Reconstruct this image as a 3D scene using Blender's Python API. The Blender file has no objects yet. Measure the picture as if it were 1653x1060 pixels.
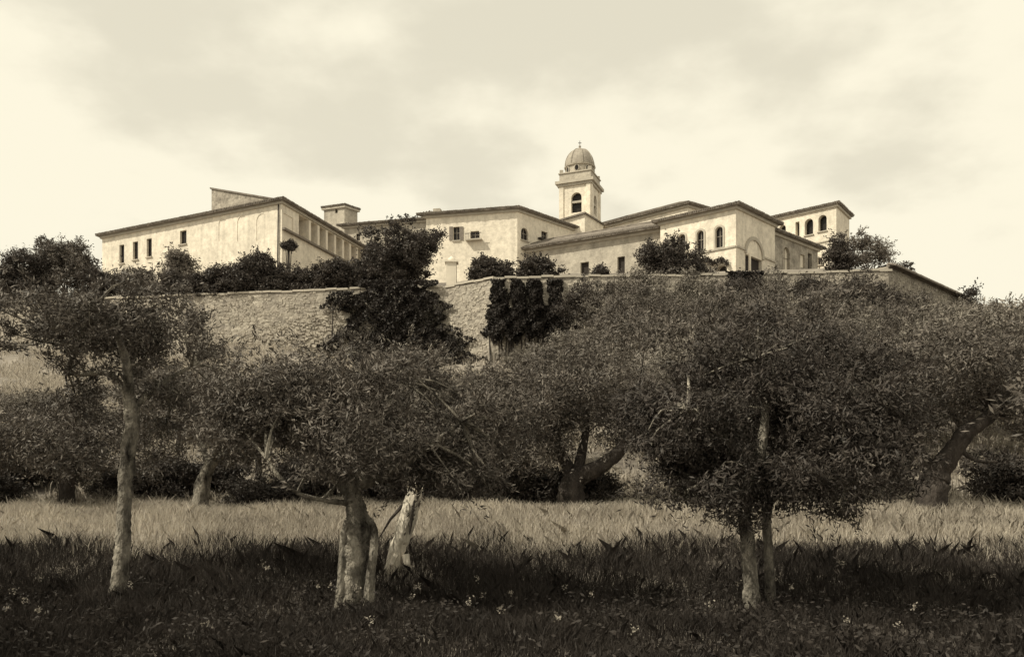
import bpy, bmesh, math, random
from mathutils import noise as mnoise
import numpy as np
from mathutils import Vector
from mathutils.geometry import tessellate_polygon

S = bpy.context.scene
COL = S.collection
# ------------------------------------------------------------------ camera
F, CX, HY, EYE = 1350.0, 826.5, 790.0, 1.6        # focal length, centre column, horizon row (photo pixels), eye height
cam_d = bpy.data.cameras.new('camera'); cam = bpy.data.objects.new('camera', cam_d); COL.objects.link(cam)
cam.location = (0, 0, EYE); cam.rotation_euler = (math.radians(90), 0, 0)
cam_d.sensor_fit = 'HORIZONTAL'; cam_d.sensor_width = 36; cam_d.lens = 36 * F / 1653
cam_d.shift_y = (HY - 530) / 1653; cam_d.clip_end = 5000; cam_d.clip_start = 0.05
S.camera = cam
# ------------------------------------------------------------------ sky, sun, exposure
SUN_EL, SUN_AZ = math.radians(46), (-0.86, -0.36)   # sun stands to the left, a little behind the camera
W = bpy.data.worlds.new('World'); S.world = W; W.use_nodes = True
nt = W.node_tree; nt.nodes.clear()
def N(t, **k):
    n = nt.nodes.new(t)
    for a, b in k.items(): setattr(n, a, b)
    return n
out = N('ShaderNodeOutputWorld'); bg = N('ShaderNodeBackground'); bg.inputs['Strength'].default_value = 0.1
sky = N('ShaderNodeTexSky', sky_type='NISHITA'); sky.sun_disc = False
sky.sun_elevation = SUN_EL; sky.sun_rotation = math.atan2(SUN_AZ[0], SUN_AZ[1])
bw = N('ShaderNodeRGBToBW'); nt.links.new(sky.outputs[0], bw.inputs[0])
skm = N('ShaderNodeMath', operation='MULTIPLY_ADD'); nt.links.new(bw.outputs[0], skm.inputs[0])
skm.inputs[1].default_value = 0.35; skm.inputs[2].default_value = 7.1
skc = N('ShaderNodeMath', operation='MINIMUM'); nt.links.new(skm.outputs[0], skc.inputs[0]); skc.inputs[1].default_value = 8.8
tc = N('ShaderNodeTexCoord'); sep = N('ShaderNodeSeparateXYZ'); nt.links.new(tc.outputs['Generated'], sep.inputs[0])
za = N('ShaderNodeMath', operation='ADD'); za.inputs[1].default_value = 0.22; nt.links.new(sep.outputs['Z'], za.inputs[0])
zm = N('ShaderNodeMath', operation='MAXIMUM'); zm.inputs[1].default_value = 0.05; nt.links.new(za.outputs[0], zm.inputs[0])
dv = N('ShaderNodeVectorMath', operation='DIVIDE'); nt.links.new(tc.outputs['Generated'], dv.inputs[0])
cb = N('ShaderNodeCombineXYZ'); nt.links.new(zm.outputs[0], cb.inputs[0]); nt.links.new(zm.outputs[0], cb.inputs[1]); cb.inputs[2].default_value = 1
nt.links.new(cb.outputs[0], dv.inputs[1])
noi = N('ShaderNodeTexNoise'); noi.inputs['Scale'].default_value = 2.3; noi.inputs['Detail'].default_value = 7; noi.inputs['Roughness'].default_value = 0.5
mp = N('ShaderNodeMapping'); mp.inputs['Location'].default_value = (3.3, 1.7, 0); nt.links.new(dv.outputs[0], mp.inputs[0]); nt.links.new(mp.outputs[0], noi.inputs['Vector'])
rmp = N('ShaderNodeMapRange', interpolation_type='SMOOTHSTEP'); rmp.inputs[1].default_value = 0.42; rmp.inputs[2].default_value = 0.60
zg_ = N('ShaderNodeMath', operation='MULTIPLY_ADD'); nt.links.new(sep.outputs['Z'], zg_.inputs[0]); zg_.inputs[1].default_value = -1.0; zg_.inputs[2].default_value = 0.40
zc_ = N('ShaderNodeMath', operation='MAXIMUM'); nt.links.new(zg_.outputs[0], zc_.inputs[0]); zc_.inputs[1].default_value = -0.10
zs_ = N('ShaderNodeMath', operation='ADD'); nt.links.new(noi.outputs['Fac'], zs_.inputs[0]); nt.links.new(zc_.outputs[0], zs_.inputs[1])
nt.links.new(zs_.outputs[0], rmp.inputs[0])
mx = N('ShaderNodeMix', data_type='FLOAT'); nt.links.new(rmp.outputs[0], mx.inputs[0]); nt.links.new(skc.outputs[0], mx.inputs[2]); mx.inputs[3].default_value = 9.9
tint = N('ShaderNodeVectorMath', operation='SCALE'); tint.inputs[0].default_value = (1.0, 0.938, 0.75); nt.links.new(mx.outputs[0], tint.inputs['Scale'])
nt.links.new(tint.outputs[0], bg.inputs['Color']); nt.links.new(bg.outputs[0], out.inputs[0])
sd = bpy.data.lights.new('sun', 'SUN'); sd.energy = 4.2; sd.angle = math.radians(0.6); sd.color = (1, 0.935, 0.76)
sun = bpy.data.objects.new('sun', sd); COL.objects.link(sun)
_h = math.hypot(*SUN_AZ); _d = Vector((SUN_AZ[0]/_h*math.cos(SUN_EL), SUN_AZ[1]/_h*math.cos(SUN_EL), math.sin(SUN_EL)))
sun.rotation_euler = _d.to_track_quat('Z', 'Y').to_euler(); sun.location = (-40, -20, 60)
S.view_settings.view_transform = 'Standard'; S.view_settings.look = 'None'
S.view_settings.exposure = 0; S.view_settings.gamma = 1; S.view_settings.use_curve_mapping = False
S.render.engine = 'CYCLES'
S.cycles.max_bounces = 6; S.cycles.transparent_max_bounces = 4

# ------------------------------------------------------------------ materials (the print is sepia: every tone is a warm grey)
def sep3(a):
    k = min(1, a/0.4); return (a, a*(0.825+0.08*k), a*(0.73+0.03*k), 1)
def material(name, lo, hi, scale=2.0, rough=0.9, bump=0.0, bscale=12.0, island=False, voro=0.0, stretch=(1,1,1), trans=0.0, detail=6, blotch=0.0):
    m = bpy.data.materials.new(name); m.use_nodes = True; t = m.node_tree; b = t.nodes['Principled BSDF']
    b.inputs['Roughness'].default_value = rough; b.inputs['Specular IOR Level'].default_value = 0.2
    L = t.links.new
    co = t.nodes.new('ShaderNodeTexCoord'); mpn = t.nodes.new('ShaderNodeMapping'); mpn.inputs['Scale'].default_value = stretch
    L(co.outputs['Object'], mpn.inputs[0])
    no = t.nodes.new('ShaderNodeTexNoise'); no.inputs['Scale'].default_value = scale; no.inputs['Detail'].default_value = detail; no.inputs['Roughness'].default_value = 0.65
    L(mpn.outputs[0], no.inputs['Vector'])
    r = t.nodes.new('ShaderNodeMapRange'); r.inputs[1].default_value = 0.3; r.inputs[2].default_value = 0.7; L(no.outputs['Fac'], r.inputs[0])
    fac = r.outputs[0]
    if island:
        g = t.nodes.new('ShaderNodeNewGeometry'); a = t.nodes.new('ShaderNodeMath'); a.operation = 'ADD'
        h = t.nodes.new('ShaderNodeMath'); h.operation = 'MULTIPLY'; h.inputs[1].default_value = 0.5
        L(g.outputs['Random Per Island'], a.inputs[0]); L(fac, a.inputs[1]); L(a.outputs[0], h.inputs[0]); fac = h.outputs[0]
    c = t.nodes.new('ShaderNodeMix'); c.data_type = 'RGBA'; L(fac, c.inputs[0]); c.inputs[6].default_value = sep3(lo); c.inputs[7].default_value = sep3(hi)
    colout = c.outputs[2]
    if blotch:
        nb = t.nodes.new('ShaderNodeTexNoise'); nb.inputs['Scale'].default_value = blotch; nb.inputs['Detail'].default_value = 8; nb.inputs['Roughness'].default_value = 0.75; L(mpn.outputs[0], nb.inputs['Vector'])
        rb = t.nodes.new('ShaderNodeMapRange'); rb.inputs[1].default_value = 0.35; rb.inputs[2].default_value = 0.62; rb.inputs[3].default_value = 0.74; rb.inputs[4].default_value = 1.06; L(nb.outputs['Fac'], rb.inputs[0])
        cb_ = t.nodes.new('ShaderNodeMix'); cb_.data_type = 'RGBA'; cb_.blend_type = 'MULTIPLY'; cb_.inputs[0].default_value = 1.0; L(colout, cb_.inputs[6]); L(rb.outputs[0], cb_.inputs[7]); colout = cb_.outputs[2]
        ms_ = t.nodes.new('ShaderNodeMapping'); ms_.inputs['Scale'].default_value = (2.2, 2.2, 0.16); L(co.outputs['Object'], ms_.inputs[0])
        ns_ = t.nodes.new('ShaderNodeTexNoise'); ns_.inputs['Scale'].default_value = 1.0; ns_.inputs['Detail'].default_value = 7; L(ms_.outputs[0], ns_.inputs['Vector'])
        rs_ = t.nodes.new('ShaderNodeMapRange'); rs_.inputs[1].default_value = 0.30; rs_.inputs[2].default_value = 0.52; rs_.inputs[3].default_value = 0.86; rs_.inputs[4].default_value = 1.0; L(ns_.outputs['Fac'], rs_.inputs[0])
        cs_ = t.nodes.new('ShaderNodeMix'); cs_.data_type = 'RGBA'; cs_.blend_type = 'MULTIPLY'; cs_.inputs[0].default_value = 1.0; L(colout, cs_.inputs[6]); L(rs_.outputs[0], cs_.inputs[7]); colout = cs_.outputs[2]
    hgt = None
    if voro:
        v = t.nodes.new('ShaderNodeTexVoronoi'); v.inputs['Scale'].default_value = voro; L(mpn.outputs[0], v.inputs['Vector'])
        c2 = t.nodes.new('ShaderNodeMix'); c2.data_type = 'RGBA'; c2.blend_type = 'MULTIPLY'; c2.inputs[0].default_value = 0.55
        bwv = t.nodes.new('ShaderNodeRGBToBW'); L(v.outputs['Color'], bwv.inputs[0])
        mr = t.nodes.new('ShaderNodeMapRange'); mr.inputs[3].default_value = 0.45; mr.inputs[4].default_value = 1.25; L(bwv.outputs[0], mr.inputs[0])
        L(colout, c2.inputs[6]); L(mr.outputs[0], c2.inputs[7]); colout = c2.outputs[2]
        hgt = v.outputs['Distance']
    L(colout, b.inputs['Base Color'])
    if bump:
        n2 = t.nodes.new('ShaderNodeTexNoise'); n2.inputs['Scale'].default_value = bscale; n2.inputs['Detail'].default_value = 5; L(mpn.outputs[0], n2.inputs['Vector'])
        bp = t.nodes.new('ShaderNodeBump'); bp.inputs['Strength'].default_value = bump; bp.inputs['Distance'].default_value = 0.08
        L(hgt if hgt else n2.outputs['Fac'], bp.inputs['Height'])
        if hgt: bp.invert = True
        L(bp.outputs[0], b.inputs['Normal'])
    if trans:
        tr = t.nodes.new('ShaderNodeBsdfTranslucent'); L(colout, tr.inputs['Color'])
        ms = t.nodes.new('ShaderNodeMixShader'); ms.inputs[0].default_value = trans
        L(b.outputs[0], ms.inputs[1]); L(tr.outputs[0], ms.inputs[2]); L(ms.outputs[0], t.nodes['Material Output'].inputs[0])
    return m
M = dict(
    plaster=material('pale plaster', 0.70, 0.90, 0.3, bump=0.4, bscale=5, blotch=1.7),
    plaster2=material('weathered plaster', 0.36, 0.60, 0.45, bump=0.5, bscale=5, blotch=2.2),
    oldstone=material('old masonry', 0.28, 0.50, 0.8, bump=0.5, voro=3.2, blotch=1.5),
    white=material('whitewash', 0.66, 0.8, 1.2),
    trim=material('stone trim', 0.38, 0.52, 1.5),
    tile=material('roof tile', 0.13, 0.27, 1.6, bump=0.6, bscale=9),
    dome=material('dome tile', 0.26, 0.42, 2.5, bump=0.5, bscale=10),
    glass=material('dark pane', 0.012, 0.03, 2, rough=0.25),
    wood=material('dark wood', 0.025, 0.06, 5, stretch=(6,6,1)),
    frame=material('window frame', 0.22, 0.34, 3),
    shutter=material('shutter', 0.16, 0.26, 4),
    iron=material('iron', 0.03, 0.06, 4, rough=0.6),
    rubble=material('rubble wall', 0.24, 0.52, 0.9, bump=0.9, voro=3.6, bscale=8, blotch=1.1),
    stone=material('wall stone', 0.24, 0.56, 0.6, island=True, bump=0.6, bscale=9, blotch=1.3),
    soil=material('dry hillside soil', 0.10, 0.34, 0.45, bump=0.8, bscale=5),
    bark=material('olive bark', 0.02, 0.46, 5, bump=1.0, bscale=26, stretch=(1,1,0.45), blotch=5),
    barkd=material('dark bark', 0.025, 0.09, 5, bump=1.0, bscale=16, stretch=(1,1,0.35)),
    dead=material('bleached dead wood', 0.40, 0.80, 7, bump=1.0, bscale=18, stretch=(1,1,0.25)),
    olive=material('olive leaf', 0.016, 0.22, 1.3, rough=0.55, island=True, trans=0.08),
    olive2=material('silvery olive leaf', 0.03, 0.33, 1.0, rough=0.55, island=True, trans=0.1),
    olived=material('dark olive leaf', 0.01, 0.11, 1.3, rough=0.55, island=True, trans=0.1),  # leaf tone darker than the plain olive
    broad=material('broad leaf', 0.025, 0.11, 1.0, rough=0.5, island=True, trans=0.2),
    ivy=material('ivy leaf', 0.012, 0.05, 1.0, rough=0.6, island=True, trans=0.1),
    airy=material('pale leaf', 0.10, 0.28, 1.0, rough=0.6, island=True, trans=0.3),
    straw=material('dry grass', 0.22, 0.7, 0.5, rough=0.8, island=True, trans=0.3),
    weed=material('shade-dark green undergrowth', 0.012, 0.08, 0.9, rough=0.6, island=True, trans=0.25),  # green weed tone kept extra dark, carrying part of the foreground shade
    flower=material('pale flower head', 0.2, 0.45, 3, island=True, trans=0.2),
)
# ------------------------------------------------------------------ helpers
def P(px, py, d): return Vector(((px-CX)/F*d, d, EYE + (HY-py)/F*d))
def link(o, parent=None):
    COL.objects.link(o)
    if parent: o.parent = parent
    return o
def tag(o, label, cat, group=None):
    o['label'] = label; o['category'] = cat
    if group: o['group'] = group
    return o
def empty(name, loc, label=None, cat=None, group=None):
    e = bpy.data.objects.new(name, None); e.location = loc; e.empty_display_size = 0.3; link(e)
    if label: tag(e, label, cat, group)
    return e
def obj(name, me, mat, parent=None, loc=None):
    o = bpy.data.objects.new(name, me)
    if mat and not me.materials: me.materials.append(M[mat])
    link(o, parent)
    if parent is not None and loc is None: o.location = -parent.location     # world-space mesh under an Empty
    elif loc is not None: o.location = loc
    return o
def mesh_py(name, v, f, smooth=False):
    me = bpy.data.meshes.new(name); me.from_pydata([tuple(x) for x in v], [], f); me.update()
    if smooth: me.polygons.foreach_set('use_smooth', [True]*len(me.polygons))
    return me
def mesh_np(name, v, faces):
    """v (n,3); faces (m,k) with one k for all"""
    me = bpy.data.meshes.new(name); m, k = faces.shape
    me.vertices.add(len(v)); me.vertices.foreach_set('co', np.ascontiguousarray(v, dtype=np.float32).ravel())
    me.loops.add(m*k); me.loops.foreach_set('vertex_index', np.ascontiguousarray(faces, dtype=np.int32).ravel())
    me.polygons.add(m); me.polygons.foreach_set('loop_start', np.arange(0, m*k, k, dtype=np.int32))
    me.update(calc_edges=True); return me
class MB:
    def __init__(s): s.v = []; s.f = []
    def poly(s, pts):
        i = len(s.v); s.v += [tuple(p) for p in pts]; s.f.append(list(range(i, i+len(pts))))
    def prism(s, ring, z0, z1):       # ring of (x,y), counter-clockwise or not: both caps closed
        n = len(ring); i = len(s.v)
        s.v += [(p[0], p[1], z0) for p in ring] + [(p[0], p[1], z1) for p in ring]
        s.f += [[i+k, i+(k+1) % n, i+n+(k+1) % n, i+n+k] for k in range(n)]
        s.f += [[i+k for k in range(n)][::-1], [i+n+k for k in range(n)]]
    def box(s, o, ax, ay, az):        # corner o with three edge vectors
        o, ax, ay, az = map(Vector, (o, ax, ay, az)); i = len(s.v)
        s.v += [tuple(o + ax*a + ay*b + az*c) for c in (0, 1) for b in (0, 1) for a in (0, 1)]
        s.f += [[i+a for a in q] for q in ((0,2,3,1),(4,5,7,6),(0,1,5,4),(2,6,7,3),(0,4,6,2),(1,3,7,5))]
    def tube(s, pts, rad, n=8, wob=0.0, rng=random):
        base = len(s.v); pts = [Vector(p) for p in pts]
        for k, p in enumerate(pts):
            t = (pts[min(k+1, len(pts)-1)] - pts[max(k-1, 0)]).normalized()
            a = t.cross(Vector((0.31, 1, 0.17))).normalized(); b = t.cross(a)
            for j in range(n):
                an = 2*math.pi*j/n; r = rad[k]
                if wob:
                    q = p + (a*math.cos(an)+b*math.sin(an))*rad[k]; f1 = 0.9/max(rad[k], .05)
                    r *= 1 + wob*(2.2*mnoise.noise(Vector((q.x*f1, q.y*f1, q.z*f1*.35))) + 1.5*mnoise.noise(Vector((q.x*f1*3, q.y*f1*3, q.z*f1*.8+9))))
                s.v.append(tuple(p + (a*math.cos(an) + b*math.sin(an))*r))
        for k in range(len(pts)-1):
            for j in range(n):
                s.f.append([base+k*n+j, base+k*n+(j+1) % n, base+(k+1)*n+(j+1) % n, base+(k+1)*n+j])
        s.f.append([base+j for j in range(n)][::-1]); s.f.append([base+(len(pts)-1)*n+j for j in range(n)])
    def mesh(s, name, smooth=False):
        me = mesh_py(name, s.v, s.f, smooth)
        bm = bmesh.new(); bm.from_mesh(me); bmesh.ops.recalc_face_normals(bm, faces=bm.faces); bm.to_mesh(me); bm.free()
        return me
def spline(pts, rad, sub=4):
    """Catmull-Rom through the points, radii interpolated"""
    q = [Vector(p) for p in pts]; o, r = [], []
    for i in range(len(q)-1):
        p0, p1, p2, p3 = q[max(i-1, 0)], q[i], q[i+1], q[min(i+2, len(q)-1)]
        for k in range(sub):
            t = k/sub
            o.append(0.5*((2*p1) + (p2-p0)*t + (2*p0-5*p1+4*p2-p3)*t*t + (3*p1-p0-3*p2+p3)*t**3)); r.append(rad[i]*(1-t)+rad[i+1]*t)
    o.append(q[-1]); r.append(rad[-1]); return o, r

# ------------------------------------------------------------------ terrain
WALL_PX = [(-420, 508), (-60, 492), (60, 488), (300, 478), (565, 468), (720, 464), (795, 451), (910, 448), (1110, 446), (1250, 443), (1434, 438)]
ZW = 18.2                                          # top of the terrace wall
wall_pts = []
for px, py in WALL_PX:
    d = (ZW-EYE)*F/(HY-py); wall_pts.append(((px-CX)/F*d, d))
slope_wall = [wall_pts[-1], (40.6, 75.0)]          # the tile-capped wall that runs back on the right
line = [(-260, 130), (-120, 95)] + wall_pts + [slope_wall[1], (48, 84), (110, 130), (260, 200)]
LX = np.array([p[0] for p in line]); LY = np.array([p[1] for p in line])
def wall_y(x): return np.interp(x, LX, LY)
def base_z(x): return np.interp(x, [-60, -20, -8, 5, 30, 60], [14.0, 13.6, 11.8, 11.4, 11.8, 10.5])
def hill(x, y):
    x = np.asarray(x, float); y = np.asarray(y, float); wy = wall_y(x)
    a = np.clip((y-10.5)/9.5, 0, 1); a = a*a*(3-2*a)
    t = np.clip((y-23.5)/(wy-23.5), 0, 1)
    z = 1.05*a + t*(base_z(x)-1.05) + 0.10*np.sin(x*0.9+1)*np.cos(y*0.7) * np.clip(y/20, 0.25, 1) + 0.05*np.sin(x*2.3+y*1.7)
    return z + 0.35*t*np.sin(x*0.35+y*0.5)
def terrace(x, y):
    s = y - wall_y(x)
    return np.interp(s, [0, 1.5, 12, 25, 90, 200], [17.4, 17.6, 21.6, 23.0, 24.0, 10.0])
def make_ground():
    xs = np.unique(np.concatenate([np.linspace(-260, -50, 22), np.linspace(-50, 50, 201), np.linspace(50, 260, 22)]))
    f = np.concatenate([np.linspace(-80, 0, 9)[:-1], np.linspace(0, 30, 61)])                # absolute y
    g = np.linspace(0, 1, 60)[1:]                                                              # fraction from y=30 to the wall
    h = np.array([0.55, 3, 6, 9, 12, 16, 20, 25, 40, 60, 90, 140, 200])                        # metres behind the wall
    X, rows = xs, []
    wy = wall_y(xs)
    for y in f: rows.append(np.stack([X, np.full_like(X, y), hill(X, y)], 1))
    for k in g:
        y = 30 + k*(wy+0.25-30); rows.append(np.stack([X, y, hill(X, y)], 1))
    for s_ in h:
        y = wy+s_; rows.append(np.stack([X, y, terrace(X, y)], 1))
    v = np.concatenate(rows); n, m = len(rows), len(X)
    i = np.arange(n*m).reshape(n, m)
    q = np.stack([i[:-1, :-1], i[:-1, 1:], i[1:, 1:], i[1:, :-1]], -1).reshape(-1, 4)
    me = mesh_np('ground', v, q); me.polygons.foreach_set('use_smooth', [True]*len(me.polygons))
    o = obj('ground', me, 'soil'); o['kind'] = 'structure'
make_ground()
def gz(x, y):
    return float(hill(x, y)) if y < wall_y(x)+0.3 else float(terrace(x, y))

# ------------------------------------------------------------------ terrace wall with stones and coping
def wall_run(name, pts, ztop, label, zb=None, coping='stone', batter=0.7, stones=True, seed=1):
    rng = random.Random(seed)
    e = empty(name, (pts[0][0], pts[0][1], gz(pts[0][0], pts[0][1]-0.5)), label, 'wall')
    core = MB(); st = MB(); n = len(pts)
    P2 = [Vector((p[0], p[1], 0)) for p in pts]
    nr = []
    for k in range(n):
        t = (P2[min(k+1, n-1)]-P2[max(k-1, 0)]).normalized(); nr.append(Vector((t.y, -t.x, 0)))
    zbs = [float(hill(p[0], p[1]))-1.0 if zb is None else zb for p in pts]
    ft = [P2[k] + Vector((0, 0, ztop)) for k in range(n)]; fb = [P2[k] + nr[k]*batter + Vector((0, 0, zbs[k])) for k in range(n)]
    bt = [P2[k] - nr[k]*0.8 + Vector((0, 0, ztop)) for k in range(n)]; bb = [P2[k] - nr[k]*0.8 + Vector((0, 0, zbs[k])) for k in range(n)]
    for k in range(n-1):
        core.poly([fb[k], fb[k+1], ft[k+1], ft[k]]); core.poly([ft[k], ft[k+1], bt[k+1], bt[k]]); core.poly([bt[k], bt[k+1], bb[k+1], bb[k]])
    core.poly([fb[0], ft[0], bt[0], bb[0]]); core.poly([fb[-1], bb[-1], bt[-1], ft[-1]])
    obj('wall_core', core.mesh('wall_core'), 'rubble', e)
    cop_me = None
    for k in range(n-1):
        a, b = P2[k], P2[k+1]; L = (b-a).length; t = (b-a)/L; no = Vector((t.y, -t.x, 0))
        if stones and a.x > -52:
            H = ztop - zbs[k]; z = 0.1
            while z < H-0.15:
                h = rng.uniform(0.13, 0.24); u = rng.uniform(0, 0.5)
                while u < L-0.2:
                    w = rng.uniform(0.16, 0.42)
                    if u + w > L: break
                    if rng.random() < 0.62:
                        fr = (ztop - (zbs[k]+z))/H
                        o = a + t*u + no*(batter*fr - 0.1) + Vector((0, 0, zbs[k]+z+rng.uniform(-.06, .06))); pr = 0.1 + rng.uniform(-0.01, 0.045)
                        i = len(st.v); j = lambda q=0.07: rng.uniform(-q, q)
                        w2, h2 = w*0.93, h*0.9
                        back = [(0, 0), (w2, 0), (w2, h2), (0, h2)]
                        st.v += [tuple(o + t*x + Vector((0, 0, zz))) for x, zz in back]
                        st.v += [tuple(o + t*(x*0.86+w2*0.07+j()) + no*(pr+j(0.015)) + Vector((0, 0, zz*0.86+h2*0.07+j()))) for x, zz in back]
                        st.f += [[i+4, i+5, i+6, i+7]] + [[i+q, i+(q+1) % 4, i+4+(q+1) % 4, i+4+q] for q in range(4)]
                    u += w
                z += h
        if coping == 'stone' and a.x > -60:
            u = 0.0
            if cop_me is None:
                c = MB(); c.prism([(0.0, -0.12), (0.94, -0.1), (0.95, 0.9), (0.01, 0.88)], 0, 0.16); cop_me = c.mesh('coping_stone'); cop_me.materials.append(M['trim'])
            while u < L-0.5:
                o = bpy.data.objects.new('coping_stone', cop_me); link(o, e); o.location = a + t*u + Vector((0, 0, ztop+0.003+rng.uniform(-.04, 0.07))) - e.location
                o.rotation_euler = (rng.uniform(-.02, .02), rng.uniform(-.03, .03), math.atan2(t.y, t.x)); u += 0.97
    if st.v:
        o = obj('wall_stones', st.mesh('wall_stones'), 'stone', e); o['kind'] = 'stuff'
    return e
wall_run('terrace_wall', wall_pts, ZW, 'long rubble retaining wall of pale stone holding up the monastery terrace')
sw = wall_run('garden_wall', slope_wall, 18.6, 'tile-capped garden wall running back from the terrace beside the airy tree', stones=True, coping=None, batter=0.2, seed=4)
def tile_cap(e, a, b, z):
    a, b = Vector((*a, z)), Vector((*b, z)); t = (b-a).normalized(); no = Vector((t.y, -t.x, 0)); L = (b-a).length
    c = MB(); c.tube([a+no*0.0+Vector((0, 0, 0.1)), b+Vector((0, 0, 0.1))], [0.16, 0.16], 8); obj('ridge_tile', c.mesh('ridge_tile'), 'tile', e)
    c = MB(); c.poly([a+no*0.5, b+no*0.5, b+Vector((0, 0, .2)), a+Vector((0, 0, .2))]); c.poly([a-no*1.1, b-no*1.1, b+Vector((0, 0, .2)), a+Vector((0, 0, .2))])
    c.poly([a+no*0.5, b+no*0.5, b-no*1.1, a-no*1.1]); obj('cap_slab', c.mesh('cap_slab'), 'tile', e)
    m = MB(); u = 0
    while u < L:
        p = a+t*u; m.tube([p+no*0.62+Vector((0, 0, -.02)), p+Vector((0, 0, .2))], [0.1, 0.09], 6, 0.1); u += 0.24
    o = obj('cap_tiles', m.mesh('cap_tiles'), 'tile', e); o['kind'] = 'stuff'
tile_cap(sw, slope_wall[0], slope_wall[1], 18.6)

# ------------------------------------------------------------------ buildings
def on_facade(A, B, px, py):
    xp = (px-CX)/F; dx, dy = B[0]-A[0], B[1]-A[1]
    t = (xp*A[1]-A[0])/(dx-xp*dy); d = A[1]+t*dy
    return t*math.hypot(dx, dy), EYE+(HY-py)/F*d
def hole_shape(u0, u1, v0, v1, arch):
    if not arch: return [(u0, v0), (u1, v0), (u1, v1), (u0, v1)]
    r = (u1-u0)/2; c = (u0+u1)/2; sp = max(v0+0.05, v1-r); ry = v1-sp
    return [(u0, v0), (u1, v0)] + [(c+r*math.cos(a), sp+ry*math.sin(a)) for a in [math.pi*k/10 for k in range(0, 11)]]
class Facade:
    """one wall face A->B seen from outside, openings cut through it; openings are given as photo boxes"""
    def __init__(s, A, B, z0, zA, zB=None):
        s.A, s.B = Vector((A[0], A[1], 0)), Vector((B[0], B[1], 0)); s.L = (s.B-s.A).length; s.t = (s.B-s.A)/s.L
        s.n = Vector((s.t.y, -s.t.x, 0)); s.z0, s.zA, s.zB = z0, zA, zA if zB is None else zB; s.holes = []
    def pt(s, u, v, out=0.0): return s.A + s.t*u + s.n*out + Vector((0, 0, v))
    def box(s, b):
        x0, y0, x1, y1 = b; xm = (x0+x1)/2; ym = (y0+y1)/2
        u0, _ = on_facade(s.A, s.B, x0, ym); u1, _ = on_facade(s.A, s.B, x1, ym)
        _, v1 = on_facade(s.A, s.B, xm, y0); _, v0 = on_facade(s.A, s.B, xm, y1)
        u0, u1 = max(0.08, u0), min(s.L-0.08, u1); v0 = max(s.z0+0.05, v0); v1 = min(min(s.zA, s.zB)-0.12, v1)
        return u0, u1, v0, v1
    def build(s, mb):
        outer = [(0, s.z0), (s.L, s.z0), (s.L, s.zB), (0, s.zA)]
        loops = [outer] + [h[0] for h in s.holes]
        flat = [q for l in loops for q in l]
        tris = tessellate_polygon([[Vector((a, b, 0)) for a, b in l] for l in loops])
        i = len(mb.v); mb.v += [tuple(s.pt(u, v)) for u, v in flat]; mb.f += [[i+a for a in t] for t in tris]
        for l, dep in s.holes:
            n = len(l); i = len(mb.v); mb.v += [tuple(s.pt(u, v)) for u, v in l] + [tuple(s.pt(u, v, -dep)) for u, v in l]
            mb.f += [[i+k, i+(k+1) % n, i+n+(k+1) % n, i+n+k] for k in range(n)]
def opening(fc, parent, b, kind='window', arch=False, dep=0.28, mat='glass', bars=True, sill=True, sur=0.0):
    u0, u1, v0, v1 = fc.box(b)
    if u1-u0 < 0.15 or v1-v0 < 0.15: return None
    l = hole_shape(u0, u1, v0, v1, arch); fc.holes.append((l, dep))
    m = MB(); m.poly([fc.pt(u, v, -dep+0.004) for u, v in l]); o = obj(kind, m.mesh(kind), mat, parent)
    um, w = (u0+u1)/2, 0.05
    if bars:
        m = MB()
        m.box(fc.pt(um-w/2, v0, -dep+0.02), fc.t*w, fc.n*0.05, Vector((0, 0, (v1-v0)*0.97)))
        m.box(fc.pt(u0, v0+(v1-v0)*0.55, -dep+0.025), fc.t*(u1-u0), fc.n*0.05, Vector((0, 0, w)))
        fo = obj('frame', m.mesh('frame'), 'frame', o); fo.location = (0, 0, 0)
    if sill:
        m = MB(); m.box(fc.pt(u0-0.1, v0-0.12, 0.002), fc.t*(u1-u0+0.2), fc.n*0.14, Vector((0, 0, 0.115)))
        so = obj('sill', m.mesh('sill'), 'trim', o); so.location = (0, 0, 0)
    if sur:
        m = MB(); c = ((u0+u1)/2, (v0+v1)/2); n = len(l); ring = []
        for u, v in l: ring.append((u+(sur if u > c[0] else -sur)*(0.3+0.7*min(1, abs(u-c[0])/((u1-u0)/2))), v+(sur if v > c[1] else 0)))
        for k in range(1, n):
            a, bq, cq, dq = l[k], l[(k+1) % n], ring[(k+1) % n], ring[k]
            i = len(m.v); m.v += [tuple(fc.pt(*q, 0.07)) for q in (a, bq, cq, dq)] + [tuple(fc.pt(*q, 0.003)) for q in (a, bq, cq, dq)]
            m.f += [[i, i+1, i+2, i+3], [i, i+4, i+5, i+1], [i+2, i+6, i+7, i+3]]
        so = obj('surround', m.mesh('surround'), 'trim', o); so.location = (0, 0, 0)
    return o
def band(fc, parent, name, v, h, out, mat='trim', u0=0.0, u1=None):
    u1 = fc.L if u1 is None else u1
    m = MB(); m.box(fc.pt(u0, v, 0.002), fc.t*(u1-u0), fc.n*out, Vector((0, 0, h))); return obj(name, m.mesh(name), mat, parent)
def offset_quad(q, o):
    q = [Vector((p[0], p[1], 0)) for p in q]; n = len(q); cen = sum(q, Vector())/n; r = []
    for k in range(n):
        a, b, c = q[k-1], q[k], q[(k+1) % n]
        def nrm(p, s_):
            t = (s_-p).normalized(); m = Vector((t.y, -t.x, 0)); return m if m.dot((p+s_)/2-cen) > 0 else -m
        n1, n2 = nrm(a, b), nrm(b, c); r.append(b + (n1+n2)*(o/(1+n1.dot(n2))))
    return r
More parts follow.
